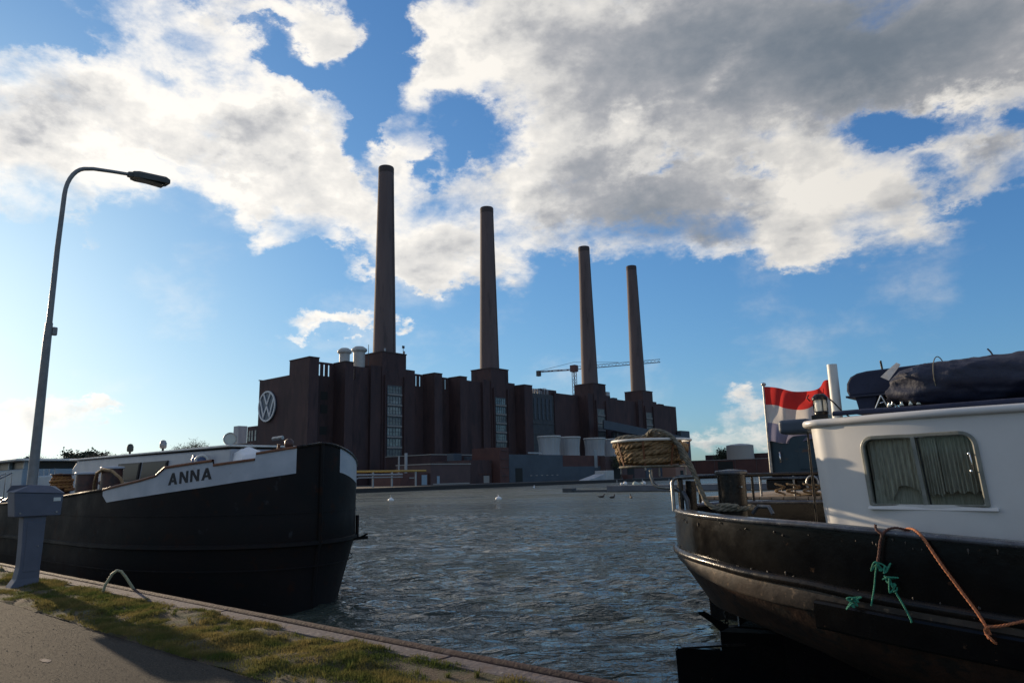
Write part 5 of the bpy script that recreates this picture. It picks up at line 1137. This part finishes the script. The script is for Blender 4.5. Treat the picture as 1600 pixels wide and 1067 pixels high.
# rudder and chain under the stern
# the blade is turned towards the quay about its post
RB = [(-3.894, 8.92, 1.461), (-3.894, 8.92, 1.011), (-3.998, 8.853, 0.996), (-4.115, 8.778, 1.088), (-4.252, 8.691, 1.181), (-4.309, 8.654, 1.178), (-4.302, 8.659, 1.15), (-4.18, 8.737, 1.049), (-4.094, 8.792, 0.943), (-4.094, 8.792, 0.726), (-4.538, 8.508, 0.746), (-4.565, 8.491, 0.709), (-4.544, 8.504, -0.3), (-2.6, 9.6, -0.6), (-2.6, 9.6, 0.9), (-3.3, 9.3, 1.45)]
nb_ = Vector((-0.539, 0.842, 0)) * 0.05; n = len(RB)
rd = MB(); rd.add([tuple(Vector(q) - nb_) for q in RB] + [tuple(Vector(q) + nb_) for q in RB], [tuple(range(n)), tuple(range(2 * n - 1, n - 1, -1))] + [(i, (i + 1) % n, n + (i + 1) % n, n + i) for i in range(n)])
rd.build('rudder', M['black_hull'], bt)
MB().box(-3.45, -1.2, 9.1, 9.5, -0.5, 1.0).build('skeg', M['black_hull'], bt, bevel=0.02)
MB().bar((-4.50, 8.53, 0.755), (-3.85, 8.95, 0.80), 0.18, 0.025).build('rudder_flange', M['black_steel'], bt)
ch = MB()
for k in range(9):
    z = 1.34 - k * 0.052; n_ = 14; q = []
    for a in np.linspace(0, 2 * math.pi, n_, False):
        u, v = 0.020 * math.cos(a), 0.036 * math.sin(a); q.append((-4.02 + (u if k % 2 else 0), 8.85 + (0 if k % 2 else u), z + 0.06 + v))
    o = MB().tube(q, 0.008, 6, closed=True).build('chain_link', M['black_steel'], bt)
# cabin
CX0 = -2.42
def wally(x, z): return 7.40 + 0.165 * max(0.0, -0.80 - x) ** 2
def lean(z): return -0.055 * (z - 2.3)
wx0, wx1, wz0, wz1 = -1.83, -0.90, 2.56, 3.17
xs_ = sorted(set([CX0 + 0.25, -2.1, -2.0, wx0, -1.7, -1.6, -1.5, -1.4, -1.3, -1.2, -1.1, -1.0, wx1, -0.8, -0.5, 0.2, 1.2, 2.5, 4.5])); zs_ = [2.0, 2.3, wz0, 2.8, 3.0, wz1, 3.30, 3.36]
cb = MB()
for i in range(len(xs_) - 1):
    for j in range(len(zs_) - 1):
        if xs_[i] >= wx0 - 1e-6 and xs_[i + 1] <= wx1 + 1e-6 and zs_[j] >= wz0 - 1e-6 and zs_[j + 1] <= wz1 + 1e-6: continue
        cb.add([(xs_[a] + lean(zs_[b]) * (1 if xs_[a] < 0 else 0), wally(xs_[a], 0), zs_[b]) for a, b in ((i, j), (i + 1, j), (i + 1, j + 1), (i, j + 1))], [(0, 1, 2, 3)], True)
# rounded aft corner and aft wall
yA = wally(CX0 + .25, 0); corner = []
for k in range(9):
    a = math.pi / 2 * k / 8; corner.append((CX0 + 0.25 - 0.25 * math.sin(a), yA + 0.28 - 0.28 * math.cos(a) + 0.02 * k / 8))
corner += [(CX0 - 0.03, 9.3), (CX0, 10.9), (CX0 + .3, 11.2), (4.5, 11.2)]
rows = [[(x + (lean(z) if x < 0 else 0), y, z) for x, y in corner] for z in zs_]
cb.grid(rows, True)
cab2 = cb.build('cabin', M['cabin_white'], bt, merge=0.002)
# roof slab with rolled rim
def roof_loop(o):
    L_ = [(4.6, 7.40 - o), (1.2, 7.40 - o), (-0.5, 7.40 - o)] + [(x, wally(x, 0) - o) for x in (-0.95, -1.2, -1.5, -1.8, -2.0, -2.15)]
    for k in range(1, 9):
        a = math.pi / 2 * k / 8; L_.append((CX0 + 0.22 - (0.25 + o) * math.sin(a), yA + 0.28 - (0.28 + o) * math.cos(a)))
    L_ += [(CX0 - .03 - o, 9.3), (CX0 - o, 10.9), (CX0 + .3, 11.2 + o), (4.6, 11.2 + o)]; return L_
rows = []
for o, z in ((-0.02, 3.335), (0.035, 3.34), (0.05, 3.355), (0.052, 3.385), (0.038, 3.405), (-0.03, 3.415), (-0.4, 3.42)):
    rows.append([(x - 0.055, y, z) for x, y in roof_loop(o)])
rf = MB(); rf.grid(rows, True); rf.add(rows[-1], [tuple(range(len(rows[-1])))]); rf.build('roof', M['cabin_white'], bt)
# window: proud rounded frame, mullion, panes, handle, curtains behind
def rr_loop(x0, x1, z0, z1, r, rb, n=6):
    L_ = []
    for cx, cz, a0, q in ((x0 + r, z1 - r, math.pi / 2, r), (x0 + rb, z0 + rb, math.pi, rb), (x1 - rb, z0 + rb, 1.5 * math.pi, rb), (x1 - r, z1 - r, 0, r)):
        for k in range(n + 1):
            a = a0 + math.pi / 2 * k / n; L_.append((cx + q * math.cos(a), cz + q * math.sin(a)))
    return L_
win = MB(); rows = []
for (g, dy) in ((0.036, 0.0), (0.036, -0.020), (0.028, -0.026), (0.006, -0.026), (-0.004, -0.018), (-0.006, 0.045)):
    rows.append([(x + lean(z), wally(x, z) + dy, z) for x, z in rr_loop(wx0 - g, wx1 + g, wz0 - g * .4, wz1 + g, 0.09 + g, 0.015)])
win.grid(rows, False, closed=True); wf = win.build('window', M['window_frame'], bt, bevel=0.003)
corner_fill = MB()
MB().hexa([(wx0 - .06, wally(wx0, 0) - 0.045, wz0 - 0.05), (wx1 + .08, wally(wx1, 0) - 0.045, wz0 - 0.05), (wx1 + .08, 7.42, wz0 - 0.05), (wx0 - .06, wally(wx0, 0) + .01, wz0 - 0.05),
           (wx0 - .06, wally(wx0, 0) - 0.035, wz0 - 0.02), (wx1 + .08, wally(wx1, 0) - 0.035, wz0 - 0.02), (wx1 + .08, 7.42, wz0 - 0.02), (wx0 - .06, wally(wx0, 0) + .01, wz0 - 0.02)]).build('sill', M['cabin_white'], wf, bevel=0.006)
xm = -1.375
for nm, a, b, dy in (('pane', wx0, xm, 0.012), ('pane', xm, wx1, 0.024)):
    MB().add([(a, wally(a, 0) + dy, wz0), (b, wally(b, 0) + dy, wz0), (b + lean(wz1), wally(b, 0) + dy, wz1), (a + lean(wz1), wally(a, 0) + dy, wz1)], [(0, 1, 2, 3)]).build(nm, M['glass'], wf)
MB().bar((xm, wally(xm, 0) + 0.005, wz0), (xm + lean(wz1), wally(xm, 0) + 0.005, wz1), 0.034, 0.02, up=(0, 1, 0)).build('mullion', M['window_frame'], wf)
MB().bar((xm + .035, wally(xm, 0) + 0.012, wz0), (xm + .035 + lean(wz1), wally(xm, 0) + 0.012, wz1), 0.014, 0.014, up=(0, 1, 0)).build('mullion', M['black_steel'], wf)
hx, hy = -0.985, 7.395
MB().tube([(hx, hy + .02, 3.00), (hx, hy - 0.02, 3.00), (hx + .012, hy - 0.03, 2.99), (hx + .02, hy - 0.03, 2.86), (hx + .012, hy - .02, 2.85), (hx + .012, hy + .02, 2.85)], 0.007, 8).build('handle', M['chrome'], wf)
for z in (3.0, 2.85): MB().lathe((hx + 0.005, hy - 0.025), [(0.004, z - .015), (0.014, z), (0.004, z + .015)], 10).build('handle_knob', M['chrome'], wf)
rm = MB(); rm.hexa([(wx0 - .3, 8.6, 2.1), (wx1 + .3, 8.6, 2.1), (wx1 + .3, 8.62, 2.1), (wx0 - .3, 8.62, 2.1), (wx0 - .3, 8.6, 3.34), (wx1 + .3, 8.6, 3.34), (wx1 + .3, 8.62, 3.34), (wx0 - .3, 8.62, 3.34)])
rm.build('inner_wall', M['dark_inside'], bt)
def curtain(xa, xb, zlow, name, seed, amp=0.014, yb_=0.07):
    rnd = random.Random(seed); rows = []; n = 90
    for j in range(13):
        row = []
        for i in range(n + 1):
            x = xa + (xb - xa) * i / n; zl = zlow(i / n); z = wz1 - (wz1 - zl) * j / 12
            row.append((x + lean(z), wally(x, 0) + yb_ + amp * math.sin(i * 0.62 + 0.8 * math.sin(i * .21 + seed)) * (0.5 + j / 16) , z))
        rows.append(row)
    mb = MB(); mb.grid(rows); mb.build(name, M['lace'], wf)
curtain(-1.815, -1.40, lambda f: 2.70 - 0.03 * math.sin(f * 7) - (0.10 * max(0, 1 - abs(f - 0.36) / 0.2)), 'curtain', 1)
curtain(-1.42, -1.20, lambda f: 2.645 + 0.012 * math.sin(f * 20), 'curtain', 2)
curtain(-1.22, -0.905, lambda f: 2.665 + 0.012 * math.sin(f * 22), 'curtain', 3, amp=0.018, yb_=0.10)
MB().box(-1.83, -0.90, 7.62, 7.66, 2.5, 2.78).build('inner_ledge', M['lace'], wf)
# things on the cabin roof
tag(MB().tube([(-2.26, 8.2, 3.40), (-2.26, 8.2, 4.035)], 0.053, 24).build('flue_pipe', M['cream']), 'cream painted pipe standing upright on the cabin roof behind the lantern', 'pipe')
cd2 = MB(); cd2.tube([(-2.31, 8.13, 3.66), (-2.25, 8.1, 3.60), (-2.18, 8.12, 3.50), (-2.12, 8.15, 3.44)], 0.008, 6); tag(cd2.build('cord', M['black_steel']), 'thin black cord hanging against the cream pipe', 'cord')
ln = thing('lantern', 'dark navigation lantern with glass barrel on the cabin roof by the flag', 'lantern', (-2.47, 8.35, 3.42))
MB().box(-2.56, -2.38, 8.27, 8.43, 3.42, 3.50).build('base', M['black_steel'], ln, bevel=0.01)
MB().lathe((-2.47, 8.35), [(0.075, 3.50), (0.08, 3.53), (0.07, 3.54)], 20).build('collar', M['black_steel'], ln)
MB().lathe((-2.47, 8.35), [(0.062, 3.54), (0.07, 3.60), (0.062, 3.67)], 20).build('glass_barrel', M['sticker'], ln)
for k in range(4): a = k * math.pi / 2 + .6; MB().bar((-2.47 + .075 * math.cos(a), 8.35 + .075 * math.sin(a), 3.54), (-2.47 + .075 * math.cos(a), 8.35 + .075 * math.sin(a), 3.67), .01, .01).build('guard', M['black_steel'], ln)
MB().lathe((-2.47, 8.35), [(0.085, 3.67), (0.085, 3.70), (0.05, 3.735), (0.02, 3.74)], 20).build('cap', M['black_steel'], ln)
MB().tube([(-2.56, 8.3, 3.66), (-2.59, 8.28, 3.70), (-2.57, 8.3, 3.73)], 0.008, 6).build('hook', M['black_steel'], ln)
pdm = MB(); pdm.box(-3.05, -2.68, 8.55, 8.95, 3.32, 3.49); tag(pdm.build('pad', M['blue_pad'], bevel=0.05, seg=4), 'slate blue padded cushion hung at the aft corner of the cabin roof', 'cushion')
tag(MB().tube([(-2.72, 8.6, 3.34), (-2.72, 8.6, 1.93)], 0.012, 8).build('boat_pole', M['black_steel']), 'thin dark pole standing below the slate blue cushion', 'pole')
cv2 = MB(); rows = []
for i in range(40):
    x = -2.14 + 6.0 * i / 39; rows.append([(x, y, z + 0.010 * mnoise.noise(Vector((x * 2, y * 2, 0)))) for y, z in ((7.60, 3.424), (7.585, 3.45), (7.62, 3.475), (7.9, 3.488), (8.6, 3.492), (9.8, 3.49), (9.85, 3.43))])
cv2.grid(rows); tag(cv2.build('roof_cover', M['navy']), 'flat navy canvas cover lying over the cabin roof', 'canvas cover')
hd2 = thing('canvas_hood', 'navy canvas hood with rounded end on the cabin roof beside the cream pipe', 'canvas hood', (-1.9, 8.4, 3.49))
hood = [(-2.10, 3.66), (-2.12, 3.72), (-2.11, 3.80), (-2.07, 3.865), (-2.00, 3.90), (-1.9, 3.915), (-1.2, 3.93), (-1.2, 3.66)]
MB().prism(hood, 'y', 8.12, 9.1).build('top', M['navy'], hd2, bevel=0.02)
MB().prism([(-2.05, 3.66), (-1.82, 3.66), (-1.88, 3.49), (-2.02, 3.49)], 'y', 8.15, 9.0).build('apron', M['navy'], hd2, bevel=0.01)
MB().prism([(-2.13, 3.645), (-1.2, 3.645), (-1.2, 3.665), (-2.13, 3.665)], 'y', 8.11, 9.11).build('hem', M['navy_black'], hd2)
tag(MB().tube([(-1.78, 8.3, 3.9), (-1.79, 8.3, 4.03)], 0.011, 8).build('antenna', M['black_steel']), 'short black antenna stub above the navy canvas hood', 'antenna')
wn_ = thing('folding_frame', 'chromed folding frame in the gap between the canvas hood and the rolled tarpaulin', 'frame', (-1.7, 8.0, 3.49))
for a, b in (((-1.83, 8.0, 3.49), (-1.76, 8.0, 3.63)), ((-1.76, 8.0, 3.63), (-1.70, 8.0, 3.49)), ((-1.80, 8.1, 3.56), (-1.60, 8.1, 3.60)), ((-1.72, 8.05, 3.63), (-1.62, 8.05, 3.49)), ((-1.68, 8.02, 3.49), (-1.64, 8.02, 3.66))):
    MB().tube([a, b], 0.010, 8).build('tube', M['chrome'], wn_)
for x in (-1.66, -1.55, -1.47, -1.40): MB().lathe((x, 7.85), [(0.02, 3.49), (0.028, 3.50), (0.012, 3.53), (0.018, 3.545)], 10).build('fitting', M['chrome'], wn_)
tb = MB(); rows = []
def ridge(v): return max(0.0, 1 - 3.2 * abs(v)) ** 1.5
for i in range(190):
    f = i / 189; x = -1.63 + 5.4 * f; row = []
    ex = 0.72 + 0.28 * min(1, i / 9)
    for k in range(56):
        a = 2 * math.pi * k / 56; ny_, nz_ = math.cos(a), math.sin(a)
        sy = math.copysign(abs(ny_) ** 0.75, ny_); sz = math.copysign(abs(nz_) ** 0.8, nz_)
        r2 = 0.20 if nz_ > 0 else 0.235
        w = 1 + 0.09 * mnoise.noise(Vector((x * 1.3, ny_ * 1.6, nz_ * 1.6)))
        w += 0.075 * ridge(mnoise.noise(Vector((x * 1.5 + a * 0.5, a * 1.5, 1.0)))) + 0.05 * ridge(mnoise.noise(Vector((x * 3.4 - a * 1.1, a * 2.2, 8.0))))
        w -= 0.05 * ridge(mnoise.noise(Vector((x * 1.1 - a * 0.9, a * 1.1, 20.0))))
        endx = (0.12 * nz_ + 0.10 * mnoise.noise(Vector((ny_ * 2, nz_ * 2, 3)))) * max(0, 1 - i / 14)
        row.append((x + endx, 8.14 + 0.40 * ex * sy * w, 3.735 + r2 * ex * sz * w + 0.02 * math.sin(x * 2.3 + 1)))
    rows.append(row)
tb.grid(rows, True, closed=True); tb.add(rows[0], [tuple(range(56))]); tb.add(rows[-1], [tuple(range(56))])
tbo = thing('rolled_tarpaulin', 'long bundle wrapped in black navy tarpaulin lashed on the cabin roof', 'tarpaulin', (0, 8.3, 3.5))
tb.build('cover', M['navy_black'], tbo)
for xx, mm in ((-1.22, 'rope_old'), (0.9, 'navy')):
    MB().tube([(xx, 8.14 + 0.425 * math.cos(a), 3.745 + 0.235 * math.sin(a)) for a in np.linspace(0, 2 * math.pi, 30, False)], 0.005, 6, closed=True).build('lashing', M[mm], tbo)
MB().add([(-1.70, 7.80, 3.80), (-1.62, 7.76, 3.75), (-1.50, 7.78, 3.90), (-1.56, 7.9, 3.94), (-1.64, 7.80, 3.85)], [(0, 1, 4), (1, 2, 4), (2, 3, 4), (3, 0, 4)]).build('loose_flap', M['steel'], tbo)
MB().tube([(-0.78, 8.3, 3.95), (-0.80, 8.3, 4.0), (-0.82, 8.3, 4.03)], 0.009, 6).build('tie_end', M['navy_black'], tbo)
bm_ = MB(); rows = [[(-0.85 + 4 * i / 12, 8.75 + 1.5 * j / 8, 3.98 + 0.12 * math.sin(min(1, i / 6) * math.pi / 2) + 0.02 * math.sin(j)) for j in range(9)] for i in range(13)]
bm_.grid(rows); tag(bm_.build('awning', M['cream']), 'pale beige awning edge just above the rolled tarpaulin', 'awning')

# flag
FXp, FYp, FS = -4.80, 12.95, 1.247
fl = thing('flag', 'red, white and blue striped flag on a pale staff by the teal deckhouse', 'flag', (FXp, FYp, 3.2))
MB().tube([(FXp, FYp, 2.8), (FXp, FYp, 4.44)], [0.030, 0.026], 12).build('staff', M['steel'], fl)
MB().lathe((FXp, FYp), [(0.026, 4.44), (0.044, 4.45), (0.044, 4.485), (0.012, 4.50)], 12).build('finial', M['steel'], fl)
def flag_pt(u, v):   # u along fly 0..1, v down 0..1
    z = -v * 0.80 * (1 - 0.10 * u) - 0.05 * u - 0.085 * math.sin(3.3 * u) ** 2 * (1 - .3 * v) + 0.045 * math.sin(8 * u + 3 * v) * u
    y = 0.14 * math.sin(10.5 * u + 3.2 * v) * min(1, 3 * u) + 0.045 * math.sin(19 * u - 5 * v) * min(1, 2 * u)
    return (FXp + 0.02 + FS * (0.95 * u - 0.05 * v * math.sin(5 * u)), FYp - 0.03 + FS * y, 4.42 + FS * z)
for nm, v0, v1, m_ in (('red_stripe', 0, 1 / 3, 'flag_red'), ('white_stripe', 1 / 3, 2 / 3, 'flag_white'), ('blue_stripe', 2 / 3, 1, 'flag_blue')):
    rows = [[flag_pt(i / 60, v0 + (v1 - v0) * j / 10) for i in range(61)] for j in range(11)]; mb = MB(); mb.grid(rows); mb.build(nm, M[m_], fl)

# ropes hanging over the near rail
def hull_pt(x, z, o=0.03):
    lo, hi = -9.0, 0.0
    for _ in range(40):
        m_ = (lo + hi) / 2
        if RP.at(m_)[0] > x: lo = m_
        else: hi = m_
    n_ = RP.nrm(lo); p = RP.at(lo); return (p[0] + n_.x * o, p[1] + n_.y * o, z)
o1 = MB()
rope3([(-1.50, 7.0, 2.36), (-1.42, 6.88, 2.385), (-1.36, 6.80, 2.375), (-1.30, 6.75, 2.32), (-1.19, 6.73, 2.12), (-1.08, 6.73, 1.93), (-0.99, 6.72, 1.78), (-0.94, 6.70, 1.68), (-0.92, 6.69, 1.63)], 0.013, 'x', None, mb=o1)
rope3([(-0.93, 6.69, 1.60), (-0.945, 6.67, 1.66), (-0.92, 6.66, 1.69), (-0.85, 6.68, 1.70), (-0.75, 6.70, 1.73), (-0.65, 6.68, 1.76), (-0.4, 6.6, 1.80), (0.3, 6.2, 1.7)], 0.012, 'x', None, mb=o1)
rope3([(-0.95, 6.68, 1.64), (-0.91, 6.66, 1.60), (-0.89, 6.69, 1.57)], 0.011, 'x', None, mb=o1)
tag(o1.build('orange_rope', M['rope_orange']), 'orange rope slanting down over the black hull from the rail to a knot', 'rope')
o2 = MB()
rope3([(-1.66, 6.78, 2.42), (-1.65, 6.76, 2.38), (-1.61, 6.75, 2.34), (-1.63, 6.75, 2.28), (-1.65, 6.745, 2.18), (-1.67, 6.74, 2.10)], 0.012, 'x', None, mb=o2)
rope3([(-1.62, 6.75, 2.32), (-1.58, 6.78, 2.375), (-1.52, 6.82, 2.395), (-1.46, 6.88, 2.38), (-1.45, 7.0, 2.36)], 0.011, 'x', None, mb=o2)
tag(o2.build('brown_cord', M['rope_brown']), 'tarred brown cord knotted over the rail above the green twine', 'cord')
o3 = MB(); rnd = random.Random(9)
def knot(c, r, n, w, mb, sc=(1, 1, 1)):
    pts = [Vector(c) + Vector((rnd.gauss(0, 1) * r * sc[0], rnd.gauss(0, .4) * r * sc[1] - 0.01, rnd.gauss(0, 1) * r * sc[2])) for _ in range(n)]; rope3(pts, w, 'x', None, mb=mb)
rope3([(-1.67, 6.735, 2.10), (-1.69, 6.735, 2.03), (-1.715, 6.73, 1.90), (-1.74, 6.72, 1.80), (-1.75, 6.72, 1.76)], 0.007, 'x', None, mb=o3)
knot((-1.655, 6.73, 2.085), 0.028, 9, 0.007, o3); knot((-1.61, 6.73, 2.06), 0.026, 9, 0.007, o3); knot((-1.59, 6.73, 2.0), 0.022, 7, 0.007, o3); knot((-1.575, 6.73, 1.945), 0.02, 7, 0.007, o3, (1, 1, 1.4)); knot((-1.555, 6.725, 1.90), 0.016, 6, 0.006, o3)
rope3([(-1.59, 6.73, 2.0), (-1.57, 6.73, 1.93), (-1.55, 6.725, 1.88), (-1.51, 6.72, 1.80), (-1.46, 6.70, 1.69), (-1.455, 6.70, 1.66)], 0.008, 'x', None, mb=o3)
tag(o3.build('green_twine', M['rope_green']), 'knotted green twine hanging in two legs below the brown cord', 'twine')
o4 = MB(); knot((-1.87, 6.72, 1.79), 0.03, 12, 0.007, o4, (1.3, 1, .7)); knot((-1.90, 6.72, 1.76), 0.02, 8, 0.007, o4)
tag(o4.build('green_tangle', M['rope_green']), 'small tangle of green twine caught on the rubbing strake', 'twine')

# ------------------------------------------------------------------ verge grass
def verge_z(x, y):
    h = 0.07 * mnoise.noise(Vector((x * 1.3, y * 1.3, 0))) + 0.03 * mnoise.noise(Vector((x * 5, y * 5, 4)))
    return 1.288 + 0.030 + 0.4 * abs(h) + 0.5 * h
rs = np.random.RandomState(12); blades_v = []; blades_f = []
def add_blades(n, x0, x1, y0, y1, hmin, hmax, dens):
    xs = rs.uniform(x0, x1, n); ys = rs.uniform(y0, y1, n)
    for x, y in zip(xs, ys):
        d = mnoise.noise(Vector((x * 1.1, y * 2.2, 7))) + 0.5 * mnoise.noise(Vector((x * 4, y * 4, 2)))
        edge_ = min(1, (y - y0) / 0.12)
        strip = 0.15 if 3.6 < y < 4.6 else -0.05
        if d + strip + dens < rs.uniform(-0.25, 0.45): continue
        h = rs.uniform(hmin, hmax) * (0.6 + 0.9 * max(0, d + .35)) * (0.5 + 0.5 * edge_); z = verge_z(x, y) - 0.006
        a = rs.uniform(0, 6.283); w = rs.uniform(0.0018, 0.0036); lx_, ly_ = math.cos(a), math.sin(a); b = rs.uniform(0.2, 0.9) * h
        c, s_ = -ly_ * w, lx_ * w; k = len(blades_v)
        blades_v.extend([(x - c, y - s_, z), (x + c, y + s_, z), (x + lx_ * b * .35 + c * .8, y + ly_ * b * .35 + s_ * .8, z + h * .62), (x + lx_ * b * .35 - c * .8, y + ly_ * b * .35 - s_ * .8, z + h * .62), (x + lx_ * b, y + ly_ * b, z + h)])
        blades_f.extend([(k, k + 1, k + 2, k + 3), (k + 3, k + 2, k + 4)])
add_blades(120000, -9.5, -2.0, 3.36, 4.60, 0.016, 0.048, 0.04)
tv = np.random.RandomState(77)
for c in range(230):                       # taller tufts
    cx, cy = tv.uniform(-12, -2.2), tv.uniform(3.5, 4.52); hh = tv.uniform(0.035, 0.085)
    for b_ in range(int(tv.uniform(18, 46))):
        a = tv.uniform(0, 6.283); rr = abs(tv.normal(0, 0.022)); x, y = cx + rr * math.cos(a), cy + rr * math.sin(a); z = verge_z(x, y) - 0.005
        h = hh * tv.uniform(0.5, 1.1); w = tv.uniform(0.0022, 0.004); lx_, ly_ = math.cos(a), math.sin(a); b = h * tv.uniform(0.3, 0.9); cc, ss = -ly_ * w, lx_ * w; k = len(blades_v)
        blades_v.extend([(x - cc, y - ss, z), (x + cc, y + ss, z), (x + lx_ * b * .35 + cc * .8, y + ly_ * b * .35 + ss * .8, z + h * .62), (x + lx_ * b * .35 - cc * .8, y + ly_ * b * .35 - ss * .8, z + h * .62), (x + lx_ * b, y + ly_ * b, z + h * .95)])
        blades_f.extend([(k, k + 1, k + 2, k + 3), (k + 3, k + 2, k + 4)])
add_blades(60000, -16, -9.5, 3.40, 4.62, 0.02, 0.05, 0.0)
add_blades(30000, -30, -16, 3.40, 4.60, 0.03, 0.07, 0.15)
me = bpy.data.meshes.new('grass'); me.from_pydata(blades_v, [], blades_f); me.materials.append(M['grass'])
go = bpy.data.objects.new('grass', me); col.objects.link(go); stuff(go)

# loose chips and proud aggregate on the path near the camera
rs = np.random.RandomState(5); gv = []; gf = []
n = 26000
gx = rs.uniform(-13.5, -2.5, n); gy = rs.uniform(-0.5, 3.42, n)
for x, y in zip(gx, gy):
    s_ = rs.uniform(0.0025, 0.0065) * (1.8 if rs.rand() < .02 else 1); a = rs.uniform(0, 6.283); k = len(gv)
    for t in range(3): gv.append((x + s_ * math.cos(a + t * 2.094), y + s_ * math.sin(a + t * 2.094) * rs.uniform(.7, 1.2), 1.2945))
    gv.append((x + rs.uniform(-.3, .3) * s_, y + rs.uniform(-.3, .3) * s_, 1.295 + s_ * rs.uniform(.35, .8))); gf.extend([(k, k + 1, k + 3), (k + 1, k + 2, k + 3), (k + 2, k, k + 3)])
me = bpy.data.meshes.new('gravel'); me.from_pydata(gv, [], gf); me.materials.append(M['aggregate'])
go = bpy.data.objects.new('gravel', me); col.objects.link(go); stuff(go)

MB().box(lx - .17, lx + .17, ly - .17, ly + .17, 1.30, 1.345).build('base_plate', M['lamp_grey'], lp, bevel=0.006)
for a in (-.13, .13):
    for b in (-.13, .13): MB().lathe((lx + a, ly + b), [(0.018, 1.34), (0.018, 1.365), (0.005, 1.37)], 6).build('anchor_bolt', M['steel'], lp)
MB().box(lx + .085, lx + .1, ly - .05, ly + .05, 1.7, 2.1).build('service_hatch', M['lamp_grey'], lp, bevel=0.004)
